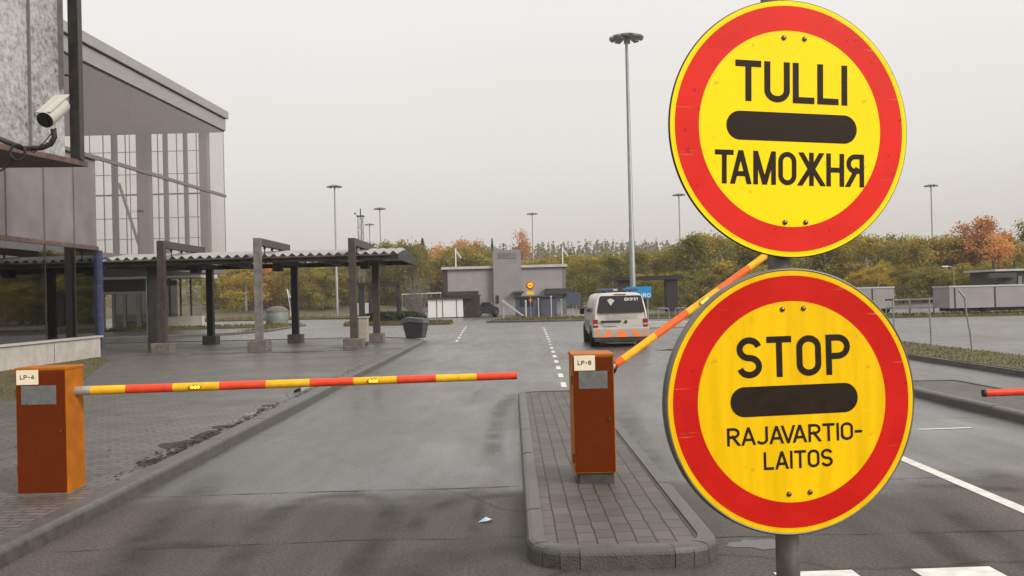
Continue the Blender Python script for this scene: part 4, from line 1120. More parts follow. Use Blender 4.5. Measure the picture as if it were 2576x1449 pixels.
q = MB(); q.tube([(pp.x - off.x, 2.12, bz), (pp.x - .35 - off.x, 2.0, bz)], 0.035, 8); q.tube([(pp.x - .36 - off.x, 2.0, bz - .05), (pp.x - .24 - off.x, 2.0, bz + .02)], 0.06, 8); q.build('pipe_clamp', MT['bolt'], bay)

# security camera on its bracket (its post stands just outside the picture)
CD = 11.5
cc = thing('security_camera', at(120, 370, CD), 'white bullet security camera on a curved dark bracket at the left edge', 'camera')
o0 = at(120, 370, CD)
fpt, bpt = at(113, 302, CD - .12) - o0, at(157, 262, CD + .26) - o0
ax = (bpt - fpt).normalized()
MB().tube([fpt, fpt + ax * .02, bpt - ax * .02, bpt], [0.098, 0.104, 0.104, 0.085], 24).build('housing', MT['camera_body'], cc)
MB().tube([fpt - ax * .006, fpt + ax * .001], 0.099, 24).build('front_bezel', MT['black'], cc)
MB().tube([fpt - ax * .014, fpt - ax * .005], 0.05, 20).build('lens', MT['van_glass'], cc)
hs = MB(); u_ = Vector((0, 0, 1)); hs.beam(fpt - ax * .05 + u_ * .112, bpt + ax * .0 + u_ * .112, 0.19, 0.012); hs.build('sun_shield', MT['camera_body'], cc)
arm_pts = [at(*p, CD) - o0 for p in ((134, 325), (137, 345), (128, 362), (105, 372), (60, 374), (25, 360), (-20, 343), (-60, 332))]
MB().tube(arm_pts, 0.034, 12).build('bracket_arm', MT['dark_steel'], cc)
MB().tube([at(*p, CD - .08) - o0 for p in ((141, 322), (118, 350), (85, 384), (62, 372))], 0.008, 8).build('cable', MT['black'], cc)
cp = []
for k in range(44):
    t = k * 0.5; p = at(42 + 19 * math.cos(t) + .1 * k, 384 + 20 * math.sin(t), CD - .07 - .002 * k) - o0; cp.append(p)
cp += [at(*p, CD - .1) - o0 for p in ((28, 408), (5, 428), (-40, 446))]
MB().tube(cp, 0.011, 7).build('cable_coil', MT['black'], cc)
po = at(-75, 330, CD)
cpst = thing('camera_post', (po.x - .05, po.y, 0.12), 'grey steel post holding the security camera bracket', 'post')
MB().tube([(0, 0, 0), (0, 0, 4.6)], 0.07, 16).build('pole', MT['galv'], cpst)

# ---------------------------------------------------------------- walkway canopy with corrugated roof
cz = 0.12
can = thing('walkway_canopy', (-9, 37, cz), 'long walkway canopy with corrugated barrel roof on tall steel posts', 'canopy')
co = Vector((-9, 37, cz))
def cpt(x, y, z): return Vector((x, y, z)) - co
XR = -4.25; XL = -15.2; YF, YB = 35.4, 41.6
# corrugated arch: ridges run front to back
q = MB(); nseg = 12
per = 0.345
nx = int((XR - XL) / per * 10)
vs, fs = [], []
for i in range(nx + 1):
    x = XL + (XR - XL) * i / nx
    rip = 0.055 * math.sin(2 * PI * (x - XL) / per)
    for j in range(nseg + 1):
        t = j / nseg
        y = YF + (YB - YF) * t
        z = 3.63 + 0.25 * math.sin(PI * t) + rip
        vs.append(cpt(x, y, z))
for i in range(nx):
    for j in range(nseg):
        a = i * (nseg + 1) + j
        fs.append((a, a + nseg + 1, a + nseg + 2, a + 1))
q.add(vs, fs, 0, True); ro = q.build('roof_sheet', MT['roof_sheet'], can)
so = ro.modifiers.new('solid', 'SOLIDIFY'); so.thickness = 0.02
q = MB(); arch = [(YF + .02 + (YB - YF - .04) * j / 14, 3.56 + 0.28 * math.sin(PI * j / 14)) for j in range(15)] + [(YB - .02, 3.36), (YF + .02, 3.36)]
n = len(arch)
q.add([cpt(XR + .02, y, z) for y, z in arch] + [cpt(XR - .08, y, z) for y, z in arch], [tuple(range(n)), tuple(reversed(range(n, 2 * n)))] + [(i, (i + 1) % n, n + (i + 1) % n, n + i) for i in range(n)])
q.build('end_panel', MT['dark_steel'], can)
for y in (YF + .08, YB - .08):
    q = MB(); q.beam(cpt(XL, y, 3.45), cpt(XR - .1, y, 3.45), 0.16, 0.19); q.build('eaves_beam', MT['dark_steel'], can)
q = MB(); q.tube([cpt(XL, YF - .06, 3.52), cpt(XR - .2, YF - .06, 3.52)], 0.045, 10); q.build('gutter', MT['brown_steel'], can)
q = MB()
for x in (-14.2, -12.9, -11.2, -9.1, -7.3, -5.6): q.beam(cpt(x, YF + .1, 3.45), cpt(x, YB - .1, 3.45), 0.12, 0.18)
q.build('cross_beam', MT['dark_steel'], can)
for (px, ptop, m) in ((408, 606, 'brown_steel'), (650, 599, 'grey_steel'), (888, 599, 'brown_steel')):
    y = 34.4; x = pX(px, y) - .02 * 0; zt = at(px, ptop, y).z
    x = at(px, 740, y).x
    q = MB(); q.beam(cpt(x, y, cz), cpt(x, y, zt), 0.25, 0.25, up=(0, 1, 0)); q.build('front_post', MT[m], can)
    q = MB(); q.beam(cpt(x, y + .126, zt - .13), cpt(x, y + 4.6, zt - .13), 0.24, 0.26); q.build('overhead_arm', MT['brown_steel'], can)
    for k in (1.0, 2.1, 3.3, 4.4):
        hz = 3.63 + 0.25 * math.sin(PI * (y + k - YF) / (YB - YF))
        q = MB(); q.tube([cpt(x, y + k, zt - .26), cpt(x, y + k, hz)], 0.022, 8); q.tube([cpt(x, y + k, zt - .36), cpt(x, y + k, zt - .26)], 0.05, 8); q.build('hanger_rod', MT['dark_steel'], can)
    q = MB(); q.b2(x - .36 + 9, x + .36 + 9, y - .32 - 37, y + .32 - 37, -0.02, 0.36); q.build('concrete_base', MT['concrete'], can, 0.03)
for px, D, m in ((529, 41.0, 'dark_steel'), (742, 40.2, 'dark_steel'), (946, 38.9, 'brown_steel')):
    x = at(px, 760, D).x
    q = MB(); q.beam(cpt(x, D, cz), cpt(x, D, 3.42), 0.27, 0.27, up=(0, 1, 0)); q.build('rear_post', MT[m], can)
    q = MB(); q.b2(x - .3 + 9, x + .3 + 9, D - .3 - 37, D + .3 - 37, -0.02, 0.36); q.build('concrete_base', MT['concrete'], can, 0.03)
x = at(386, 760, 36).x
q = MB(); q.beam(cpt(x, 36, cz), cpt(x, 36, 3.42), 0.36, 0.3, up=(0, 1, 0)); q.build('wide_post', MT['dark'], can)
q = MB(); q.beam(cpt(x - .2, 35.84, cz), cpt(x - .2, 35.84, 3.2), 0.03, 0.03, up=(0, 1, 0)); q.build('light_edge', MT['galv'], can)
for px in (492, 698, 918):
    x = at(px, 665, 37).x
    q = MB(); q.b2(x - .16 + 9, x + .16 + 9, -.25, .25, 2.95, 3.25); q.build('ceiling_lamp', MT['dark'], can, 0.02)
# flat link roof towards the terminal
lk = thing('link_roof', (-16.5, 36, 3.4), 'flat dark link roof joining the canopy to the terminal', 'roof')
q = MB(); q.b2(-1.7, 1.3, -.6, 4.5, -.12, .14); q.build('roof_slab', MT['dark_steel'], lk)
q = MB(); q.b2(-1.75, 1.3, -.64, 4.5, .14, .2); q.build('roof_edge', MT['fascia'], lk)
q = MB(); q.b2(-1.6, -1.3, .2, .5, -3.28, -.12); q.build('post', MT['dark_steel'], lk)

# ---------------------------------------------------------------- things under and around the canopy
def litter_bin():
    p = gnd(914, 868, .12)
    o = thing('litter_bin', (p.x, p.y, .12), 'tall beige litter bin beside the canopy post', 'bin')
    MB().b2(-.16, .2, -.2, .2, .12, 1.05).build('body', MT['beige'], o, .02)
    MB().b2(-.2, .24, -.24, .24, 1.05, 1.1).build('lid', MT['fascia'], o, .01)
    MB().b2(-.21, -.16, -.2, .2, .1, 1.05).build('side_panel', MT['dark_steel'], o)
    MB().b2(-.1, .16, -.14, .14, -.01, .12).build('foot', MT['bolt'], o)
litter_bin()
def grit_bin():
    p = gnd(1046, 850, .12)
    o = thing('grit_bin', (p.x, p.y, .12), 'dark grey flared plastic grit bin with tilted lid at the pavement corner', 'bin', rz=R(-14))
    def frus(w0, d0, w1, d1, z0, z1):
        q = MB(); vs = []
        for w_, d_, z in ((w0, d0, z0), (w1, d1, z1)): vs += [(-w_, -d_, z), (w_, -d_, z), (w_, d_, z), (-w_, d_, z)]
        return q.add(vs, [(3, 2, 1, 0), (4, 5, 6, 7), (0, 1, 5, 4), (1, 2, 6, 5), (2, 3, 7, 6), (3, 0, 4, 7)])
    frus(.37, .28, .50, .4, 0, .70).build('body', MT['bin_dark'], o, .04)
    frus(.44, .34, .46, .36, .36, .40).build('moulded_rib', MT['bin_dark'], o, .01)
    q = frus(.55, .45, .42, .3, 0, .2); T = Matrix.Translation((0, 0, .70)) @ Matrix.Rotation(R(7), 4, 'Y')
    q.v = [T @ v for v in q.v]; q.build('lid', MT['bin_dark'], o, .04)
grit_bin()
def deep_bin():
    p = gnd(697, 816)
    o = thing('waste_container', (p.x, p.y, 0), 'round grey-green deep waste container with domed lid in the yard', 'bin')
    MB().lathe([(.9, 0), (.92, .05), (.92, 1.05), (.88, 1.08), (0, 1.08)], 28).build('body', MT['green_bin'], o)
    MB().lathe([(.95, 1.08), (.93, 1.16), (.75, 1.38), (.4, 1.52), (0, 1.56)], 28).build('lid', MT['concrete'], o)
    MB().tube([(0, 0, 1.55), (0, 0, 1.64)], .08, 12).build('lifting_eye', MT['bolt'], o)
deep_bin()
def banner():
    p = gnd(732, 800)
    o = thing('banner_flag', (p.x, p.y, 0), 'slanting blue and white feather banner in the yard beyond the canopy', 'flag')
    MB().tube([(0, 0, 0), (-.1, 0, 1.4), (-.42, 0, 3.4)], .03, 8).build('pole', MT['white'], o)
    q = MB(); q.prism([(0, 1.2), (.34, 1.3), (.1, 2.35), (-.26, 2.35)], -.01, .01, 0, FACE); q.build('blue_cloth', MT['navy'], o)
    q = MB(); q.prism([(-.25, 2.36), (.08, 2.36), (-.3, 3.4), (-.42, 3.4)], -.01, .01, 0, FACE); q.build('white_cloth', MT['fascia'], o)
banner()

# litter of leaves that lines the kerb
lm = MB(); rnd = random.Random(5)
vs, fs = [], []
for (yc, spread, n_, xo) in ((10.8, .5, 160, .12), (11.9, .55, 260, .1), (13.6, .4, 120, .08), (15.2, .7, 110, .12), (17.6, .5, 90, .1), (20, 1.0, 80, .1), (24, 1.2, 60, .1)):
    for k in range(int(n_ * .65)):
        x = -3.92 - abs(rnd.gauss(0, xo)); y = yc + rnd.gauss(0, spread); a = rnd.uniform(0, PI); s_ = rnd.uniform(.012, .04)
        i0 = len(vs); z = .125 + rnd.uniform(0, .018)
        vs += [(x + s_ * math.cos(a), y + s_ * math.sin(a), z), (x - s_ * .6 * math.sin(a), y + s_ * .6 * math.cos(a), z + rnd.uniform(0, .012)), (x - s_ * math.cos(a), y - s_ * math.sin(a), z), (x + s_ * .6 * math.sin(a), y - s_ * .6 * math.cos(a), z + rnd.uniform(0, .012))]
        fs.append((i0, i0 + 1, i0 + 2, i0 + 3))
for k in range(500):                           # scattered fallen leaves
    x, y = rnd.uniform(-13, -4), rnd.uniform(10, 42); a = rnd.uniform(0, PI); s_ = rnd.uniform(.015, .035); i0 = len(vs)
    vs += [(x + s_ * math.cos(a), y + s_ * math.sin(a), .126), (x - s_ * math.sin(a) * .7, y + s_ * math.cos(a) * .7, .13), (x - s_ * math.cos(a), y - s_ * math.sin(a), .126), (x + s_ * math.sin(a) * .7, y - s_ * math.cos(a) * .7, .13)]
    fs.append((i0, i0 + 1, i0 + 2, i0 + 3))
lm.add(vs, fs); tag(lm.build('fallen_leaves', MT['litter']), kind='stuff')
pt = gnd(1224, 1314)
q = MB(); q.add([(-.07, -.01, .006), (.0, -.03, .02), (.05, .0, .03), (.045, .05, .012), (-.01, .045, .035), (-.05, .02, .012)], [(0, 1, 4, 5), (1, 2, 3, 4)])
po_ = q.build('paper_scrap', MT['paper_blue'], None, 0, (pt.x, pt.y, 0)); s_ = po_.modifiers.new('s', 'SOLIDIFY'); s_.thickness = .003
tag(po_, 'crumpled pale blue scrap of paper on the left lane asphalt', 'litter')

# ---------------------------------------------------------------- lamp masts
def lamp_mast(H, hd):
    o = bpy.data.objects.new('lamp_mast', None); C.objects.link(o)
    MB().tube([(0, 0, 0), (0, 0, H * .33), (0, 0, H * .331), (0, 0, H)], [.19, .165, .15, .09], 14).build('pole', MT['lamp_pole'], o)
    MB().lathe([(hd * .2, 0), (hd * .22, .07), (hd * .05, .2), (0, .22)], 20, 0, Matrix.Translation((0, 0, H - .02))).build('crown', MT['lamp_pole'], o)
    for k in range(10):
        a = 2 * PI * k / 10 + .15
        T = Matrix.Translation((math.cos(a) * hd * .66, math.sin(a) * hd * .66, H - .02)) @ Matrix.Rotation(a, 4, 'Z') @ Matrix.Rotation(R(17), 4, 'Y')
        q = MB(); q.b2(-hd * .33, hd * .33, -.2, .2, -.09, .06, 0, T)
        f = q.build('floodlight', MT['lamp_pole'], o, .03)
        q = MB(); q.b2(-hd * .3, hd * .3, -.17, .17, -.105, -.092, 0, T); q.build('glass', MT['fascia'], f)
    q = MB()
    for k in range(10):
        a = 2 * PI * k / 10 + .15
        q.beam((0, 0, H + .05), (math.cos(a) * hd * .5, math.sin(a) * hd * .5, H + .04), .06)
    q.build('spokes', MT['lamp_pole'], o)
    return o
proto = lamp_mast(18.0, 1.1)
lamps = [((1575, 92), 'tall lamp mast rising behind the van, nearest and largest of the masts'),
         ((841, 468), 'lamp mast behind the canopy roof, tallest of those left of the lattice mast'),
         ((955, 524), 'lamp mast just right of the lattice mast above the canopy'),
         ((929, 564), 'short-looking far lamp mast close behind the lattice mast'),
         ((1338, 537), 'distant lamp mast above the grey low building with the tower'),
         ((1707, 489), 'lamp mast immediately left of the upper round sign'),
         ((2341, 466), 'lamp mast right of the signs in front of the autumn trees')]
for i, ((px, py), lab) in enumerate(lamps):
    hz = ray(px, py); D = (18.0 - EYE) / hz.z * hz.y
    p = at(px, py, D)
    o = proto if i == 0 else copy_tree(proto)
    o.location = (p.x, p.y, 0); o.rotation_euler.z = .3 * i
    tag(o, lab, 'lamp mast', 'lamp masts around the yard')

def lattice():
    D = 118
    p = at(908, 600, D); zt = at(906, 545, D).z
    o = thing('lattice_mast', (p.x, p.y, 0), 'slender grey lattice mast with platform and antenna behind the canopy', 'mast')
    q = MB(); w_ = .33
    cs = [(-w_, -.2), (w_, -.2), (0, .4)]
    for c in cs: q.beam((c[0], c[1], 0), (c[0], c[1], zt), .075)
    nb_ = 18
    for k in range(nb_):
        za, zb = zt * k / nb_, zt * (k + 1) / nb_
        for i in range(3):
            a, b = cs[i], cs[(i + 1) % 3]
            if k % 2: a, b = b, a
            q.beam((a[0], a[1], za), (b[0], b[1], zb), .04); q.beam((a[0], a[1], zb), (b[0], b[1], zb), .035)
    q.build('lattice', MT['grey_steel'], o)
    MB().b2(-.45, .45, -.4, .5, zt, zt + .12).build('platform', MT['dark_steel'], o)
    MB().tube([(0, 0, zt), (0, 0, zt + 1.0)], .07, 8).build('antenna', MT['dark_steel'], o)
    q = MB(); q.beam((-.3, 0, zt + .1), (-.7, 0, zt + .35), .05); q.box((-.7, 0, zt + .4), (.18, .18, .2)); q.build('camera_arm', MT['dark_steel'], o)
    MB().b2(-.7, .7, -.4, .6, 0, 1.5).build('equipment_box', MT['fascia'], o, .03)
lattice()

# ---------------------------------------------------------------- customs building and yard in the middle distance
def px2(px, py, D): return at(px, py, D)
D = 96.0
cb = thing('customs_building', (at(1270, 740, D).x, D, 0), 'low grey flat-roofed building with a square central tower', 'building')
bx = cb.location.x
X0, X1 = at(1114, 735, D).x - bx, at(1424, 735, D).x - bx
T0, T1 = at(1242, 735, D).x - bx, at(1312, 735, D).x - bx
zr = 4.75
MB().b2(X0 + .5, X1 - .35, 0, 10, 0, zr).build('wall', MT['grey_clad'], cb)
MB().b2(X0, X0 + .5, -.02, 10, 0, zr).build('end_strip', MT['dark'], cb)
MB().b2(X1 - .35, X1, -.02, 10, 0, zr).build('end_strip', MT['green_bin'], cb)
MB().b2(X0 - .1, X1 + .15, -.3, 10.2, zr, zr + .26).build('roof', MT['fascia'], cb)
MB().b2(T0, T1, -.6, 5, 0, 6.55).build('tower', MT['grey_clad2'], cb)
MB().b2(T0 + .5, T1 - .5, -.64, -.58, 5.7, 6.3).build('vent_panel', MT['grey_steel'], cb)
MB().b2(X0 + .3, X0 + 3.6, -1.6, -.02, 2.05, 2.5).build('porch_roof', MT['dark'], cb)
MB().b2(X1 - 2.2, X1 + .4, -1.6, -.03, 2.0, 2.55).build('porch_roof', MT['dark'], cb)
MB().b2(T0 + .2, T0 + .5, -.66, -.6, 1.2, 2.0).build('window', MT['dark_glass'], cb)
MB().b2(T1 - .9, T1 + .2, -1.4, -.62, 2.15, 2.35).build('lamp_shelf', MT['dark'], cb)
for px, pt_, lab in ((1146, 625, 'white flagpole with a drooping flag on the left roof of the low grey building'), (1415, 620, 'white flagpole with a drooping flag on the right roof of the low grey building')):
    p = at(px, 660, D + 2); zt = at(px, pt_, D + 2).z
    o = thing('flagpole', (p.x, D + 2, 0), lab, 'flagpole', 'flagpoles on the low grey building')
    MB().tube([(0, 0, zr + .26), (0, 0, zt)], .055, 8).build('pole', MT['white'], o)
    q = MB(); q.add([(.05, 0, zt - .1), (.62, .05, zt - .95), (.5, .02, zt - 1.05), (.2, .0, zt - .6), (.05, 0, zt - .45)], [(0, 1, 2, 3, 4)]); f = q.build('flag', MT['fascia'], o)
    f.modifiers.new('s', 'SOLIDIFY').thickness = .02

def white_shed():
    D = 88; p0, p1 = at(1076, 760, D).x, at(1164, 760, D).x
    o = thing('white_container', (p0, D, 0), 'white low container shed beside the brown slatted store', 'container')
    MB().b2(0, p1 - p0, 0, 2.4, 0.08, 1.78).build('wall', MT['white'], o)
    MB().b2(-.1, p1 - p0 + .9, -.2, 2.5, 1.78, 1.93).build('roof', MT['dark'], o)
    for t in (.25, .42, .82): MB().b2((p1 - p0) * t - .04, (p1 - p0) * t + .04, -.03, .0, .08, 1.7).build('door_seam', MT['grey_steel'], o)
    p2, p3 = at(1166, 760, D).x, at(1205, 760, D).x
    o = thing('slatted_store', (p2, D, 0), 'brown slatted waste store right of the white container', 'shed')
    q = MB(); k = 0.03
    while k < p3 - p2:
        q.b2(k, k + .1, .3, .34, 0, 1.98); k += .15
    q.build('slats', MT['brown_steel'], o); MB().b2(0.03, p3 - p2, .4, 2.6, 0, 1.95).build('back_wall', MT['dark'], o); MB().b2(.03, p3 - p2 + .1, .25, 2.7, 1.98, 2.1).build('roof', MT['dark'], o)
white_shed()
def rail_gate():
    D = 92; a, b = at(1010, 741, D), at(1110, 738, D)
    o = thing('pipe_rail', (a.x, D, 0), 'pale horizontal pipe rail on thin legs left of the white container', 'rail')
    MB().tube([(0, 0, a.z), (b.x - a.x, 0, a.z + .05)], .07, 8).build('rail', MT['fascia'], o)
    for t in (0.02, .25, .5, .75, .98):
        MB().tube([((b.x - a.x) * t, 0, 0), ((b.x - a.x) * t, 0, a.z)], .04, 6).build('leg', MT['galv'], o)
rail_gate()
def blue_shed():
    D = 84; p0, p1 = at(1296, 760, D).x, at(1400, 760, D).x; w_ = p1 - p0
    o = thing('navy_booth', (p0, D, 0), 'navy blue inspection booth with dark doorway behind the white posts', 'booth')
    MB().b2(0, w_, 0, 2.4, 0, 1.72).build('wall', MT['navy'], o)
    MB().b2(-.15, w_ + .15, -.2, 2.6, 1.72, 1.86).build('roof', MT['dark'], o)
    MB().b2(w_ * .52, w_ * .63, -.03, .02, 0.02, 1.66).build('door', MT['dark'], o)
    MB().b2(w_ * .1, w_ * .42, -.02, .02, .9, 1.5).build('window', MT['dark_glass'], o)
    p = at(1443, 752, 77.6)
    o = thing('blue_placard', (p.x, 77.6, 0), 'square dusty blue panel raised on a thin leg right of the navy booth', 'sign')
    q = MB(); z_ = p.z; q.prism([(-.58, z_ - .5), (.58, z_ - .5), (.6, z_ + .3), (.48, z_ + .5), (-.5, z_ + .52), (-.6, z_ + .35)], -.03, .03, 0, FACE); q.build('panel', MT['navy'], o, .03)
    MB().tube([(.2, .09, 0), (.2, .09, z_ + .4)], .04, 8).build('leg', MT['galv'], o)
blue_shed()
def small_posts():
    for px, py0, lab in ((1266, 757, 'white post at the left end of the white swing gate'), (1322, 757, 'thick white post right of the swing gate'), (1354, 752, 'slim white post on the far verge, second from the swing gate'),
                         (1386, 746, 'slim white post on the far verge before the navy booth'), (1412, 754, 'slim white post at the right corner of the navy booth'), (1440, 742, 'tall slim white post in front of the dusty blue panel')):
        D = 78; p = at(px, 770, D); zt = at(px, py0, D).z
        o = thing('marker_post', (p.x, D, 0), lab, 'post', 'white posts on the far verge')
        MB().tube([(0, 0, 0), (0, 0, zt)], .07 if px == 1322 else .045, 8).build('post', MT['fascia'], o)
        MB().lathe([(.08, zt), (.08, zt + .03), (0, zt + .05)], 8).build('cap', MT['white'], o)
    D = 77.8; a, b = at(1262, 755, D), at(1318, 796, D)
    o = thing('swing_gate', (a.x, D, 0), 'slanting white swing gate boom leaning between two posts', 'gate')
    MB().beam((0, 0, a.z), (b.x - a.x, 0, max(.1, b.z)), .1, .12).build('boom', MT['fascia'], o)
    MB().box((b.x - a.x, 0, .12), (.3, .2, .24)).build('foot', MT['dark_steel'], o)
small_posts()
def far_sign():
    D = 80; p = at(1333, 718, D)
    o = thing('far_round_sign', (p.x, D, 0), 'small distant red and yellow round sign over a yellow plate', 'sign')
    MB().tube([(0, .05, 0), (0, .05, p.z + .3)], .04, 8).build('pole', MT['galv'], o)
    T = Matrix.Translation((0, 0, p.z)) @ FACE
    MB().lathe([(0, -.01), (.34, -.01), (.34, 0), (0, 0)], 28, 0, T).build('disc', MT['arm_red'], o)
    MB().disc(0, .22, .004, 24, 0, T).build('field', MT['sign_yellow'], o)
    MB().b2(-.11, .11, -.012, -.006, p.z - .03, p.z + .03).build('bar', MT['ink'], o)
    z = at(1333, 737, D).z; MB().b2(-.31, .31, -.01, .02, z - .14, z + .14).build('plate', MT['sign_amber'], o)
    z = at(1333, 757, D).z; q = MB(); q.prism([(-.14, .14), (.14, .14), (0, -.2)], -.01, .02, 0, Matrix.Translation((0, 0, z)) @ FACE); q.build('triangle', MT['arm_orange'], o)
far_sign()
def far_car():
    p = gnd(1226, 795)
    o = thing('parked_car', (p.x, 90, 0), 'dark parked car beside the slatted store', 'car')
    prof = [(-2.0, .3), (-2.05, .62), (-1.85, .85), (-1.2, .95), (-.7, 1.38), (.7, 1.4), (1.35, .98), (1.95, .85), (2.05, .5), (2.0, .3)]
    sc = .36
    q = MB(); n = len(prof); ring = lambda w_: [(x * sc * 1.6, w_, z) for x, z in prof]
    q.add(ring(-.85) + ring(.85), [tuple(range(n)), tuple(reversed(range(n, 2 * n)))] + [(i, n + i, n + (i + 1) % n, (i + 1) % n) for i in range(n)]); q.build('body', MT['car'], o, .05)
    for x in (-.78, .78):
        for y in (-.8, .8):
            MB().lathe([(0, -.1), (.3, -.1), (.32, 0), (.3, .1), (0, .1)], 18, 0, Matrix.Translation((x, y, .31)) @ FACE).build('wheel', MT['black'], o)
    q = MB(); q.prism([(-.62 * .9, .98), (.7 * .9, 1.0), (.38, 1.32), (-.38, 1.32)], .851, .86, 0, FACE); q.build('side_window', MT['van_glass'], o)
far_car()
def blue_board():
    D = 58; a, b = at(1575, 722, D), at(1638, 750, D); w_ = b.x - a.x; h_ = a.z - b.z
    o = thing('blue_board', (a.x, D, 0), 'bright blue EURO direction board half hidden behind the van', 'sign')
    MB().b2(0, w_, 0, .04, b.z, a.z).build('board', MT['blue_sign'], o)
    t = MB(); lettering(t, 'EURO', w_ * .62, h_ * .34, .045, w_ * .66, 0, .004, FACE, .3)
    for v in t.v: v.z += b.z + h_ * .26
    t.build('lettering', MT['white'], o)
    for x in (w_ * .15, w_ * .85): MB().tube([(x, .08, 0), (x, .08, a.z - .05)], .04, 8).build('leg', MT['galv'], o)
blue_board()

def shelter(px0, px1, ztop, D, cols, lab):
    x0, x1 = at(px0, 735, D).x, at(px1, 735, D).x
    o = thing('dark_shelter', (x0, D, 0), lab, 'shelter')
    MB().b2(0, x1 - x0, 0, 4, ztop - .3, ztop).build('roof', MT['soot'], o)
    MB().b2(-.05, x1 - x0 + .05, -.04, 4.04, ztop, ztop + .05).build('roof_edge', MT['dark_steel'], o)
    for (ca, cb_) in cols:
        xa, xb = at(ca, 735, D).x - x0, at(cb_, 735, D).x - x0
        MB().b2(xa, xb, .3, 1.3, 0, ztop - .3).build('pillar', MT['soot'], o)
shelter(1552, 1712, 3.45, 92, [(1555, 1592), (1676, 1706)], 'dark flat-roofed shelter with thick pillars behind the van')
shelter(897, 1008, 3.75, 104, [(900, 912), (925, 934), (996, 1004)], 'dark flat-roofed shelter seen through the canopy posts')

# right-hand yard: trailers, low dark shed, fence posts
def trailer(px0, px1, D, ztop, lab, nseam):
    x0, x1 = at(px0, 720, D).x, at(px1, 720, D).x; w_ = x1 - x0
    o = thing('grey_trailer', (x0, D, 0), lab, 'trailer', 'grey trailers in the right-hand yard')
    MB().b2(0, w_, 0, 2.4, .35, ztop).build('body', MT['grey_clad'], o)
    MB().b2(-.04, w_ + .04, -.04, 2.44, ztop, ztop + .1).build('top_rail', MT['fascia'], o)
    for k in range(nseam): MB().b2(w_ * (k + .12) / nseam, w_ * (k + .12) / nseam + .07, -.03, 0, .35, ztop).build('seam', MT['dark_steel'], o)
    MB().b2(.3, w_ - .3, .3, 2.2, .12, .35).build('chassis', MT['dark'], o)
    for t in (.15, .3, .7, .85):
        MB().lathe([(0, -.12), (.3, -.12), (.33, 0), (.3, .12), (0, .12)], 16, 0, Matrix.Translation((w_ * t, .25, .32)) @ FACE).build('wheel', MT['black'], o)
trailer(2387, 2690, 62, 1.72, 'long grey trailer with pale top rail at the right edge', 3)
trailer(2120, 2248, 66, 1.78, 'short grey trailer half hidden behind the lower sign', 2)
def dark_shed():
    D = 80; x0, x1 = at(2512, 700, D).x, at(2680, 700, D).x
    o = thing('dark_yard_shed', (x0, D, 0), 'dark flat-roofed shed behind the long trailer at the right edge', 'shed')
    MB().b2(0, x1 - x0, 0, 5, 0, 2.95).build('wall', MT['dark'], o)
    MB().b2(-.5, x1 - x0, -.4, 5.2, 2.95, 3.12).build('roof', MT['fascia'], o)
    MB().b2(-1.1, 1.2, -.6, -.1, 2.4, 2.8).build('awning', MT['dark'], o)
    for x in (.1, 1.9): MB().tube([(x, 1, 3.1), (x, 1, 3.9)], .12, 8).build('flue', MT['dark'], o)
    MB().b2(1.6, 1.9, -.06, 0, .5, 2.5).build('door', MT['grey_steel'], o)
dark_shed()
MB_ = MB()
def yard_fence():
    pts = [(2250, 28.6), (2342, 26.0), (2444, 24.3)]
    for (px, D), lab in zip(pts, ('thin grey fence post nearest the lower sign on the right verge', 'straight thin grey fence post in the middle of the right verge', 'bent thin grey fence post with a slanting brace on the right verge')):
        p = at(px, 860, D)
        o = thing('fence_post', (p.x, D, .11), lab, 'fence post', 'fence posts on the right verge')
        bend = .12 if px == 2444 else .02
        MB().tube([(0, 0, 0), (-bend * .3, 0, .5), (-bend, 0, 1.0), (-bend * 1.3, 0, 1.42)], .022, 10).build('post', MT['lamp_pole'], o)
        if px == 2444: MB().tube([(-bend * 1.3, 0, 1.42), (-bend * 1.3 - .14, .02, 1.62)], .024, 8).build('brace', MT['lamp_pole'], o)
    D = 64
    o = thing('guard_rail', (at(2255, 760, D).x, D + 2, 0), 'low grey guard rail between the two trailers', 'rail')
    w_ = at(2385, 760, D).x - at(2255, 760, D).x
    for z in (.95, .35): MB().b2(0, w_, 0, .06, z - .05, z + .05).build('beam', MT['lamp_pole'], o)
    for t in (.02, .5, .98): MB().b2(w_ * t - .05, w_ * t + .05, .06, .14, 0, 1.0).build('post', MT['lamp_pole'], o)
    p = at(2374, 755, 70)
    o = thing('white_cabinet', (p.x, 70, 0), 'small white utility cabinet left of the long trailer', 'cabinet')
    MB().b2(-.28, .28, 0, .4, 0, .95).build('body', MT['white'], o, .02); MB().b2(-.32, .32, -.03, .44, .95, 1.02).build('lid', MT['fascia'], o)
    p = at(2375, 671, 95)
    o = thing('street_lamp', (p.x + .9, 95, 0), 'small white street lamp in front of the autumn trees on the right', 'street lamp')
    MB().tube([(0, 0, 0), (0, 0, p.z - .2), (-.25, 0, p.z), (-.6, 0, p.z + .02)], .05, 8).build('pole', MT['lamp_pole'], o)
    MB().b2(-1.15, -.55, -.15, .15, p.z - .05, p.z + .08).build('head', MT['white'], o, .03)
    p = at(1655, 780, 60)
    o = thing('bicycle_rack', (p.x, 60, 0), 'low grey hoop rail on the far verge right of the van', 'rail')
    for k in range(3):
        x = k * 1.1; MB().tube([(x, 0, 0), (x, 0, .75), (x + .08, 0, .85), (x + .6, 0, .85), (x + .68, 0, .75), (x + .68, 0, 0)], .03, 8).build('hoop', MT['lamp_pole'], o)
    p = at(1640, 800, 48)
    o = thing('low_block_row', (p.x, 50, 0), 'row of low pale concrete blocks on the road right of the van', 'blocks')
    for k in range(4): MB().b2(k * 1.3, k * 1.3 + 1.1, 0, .4, 0, .32).build('block', MT['pale_concrete'], o, .03)
yard_fence()

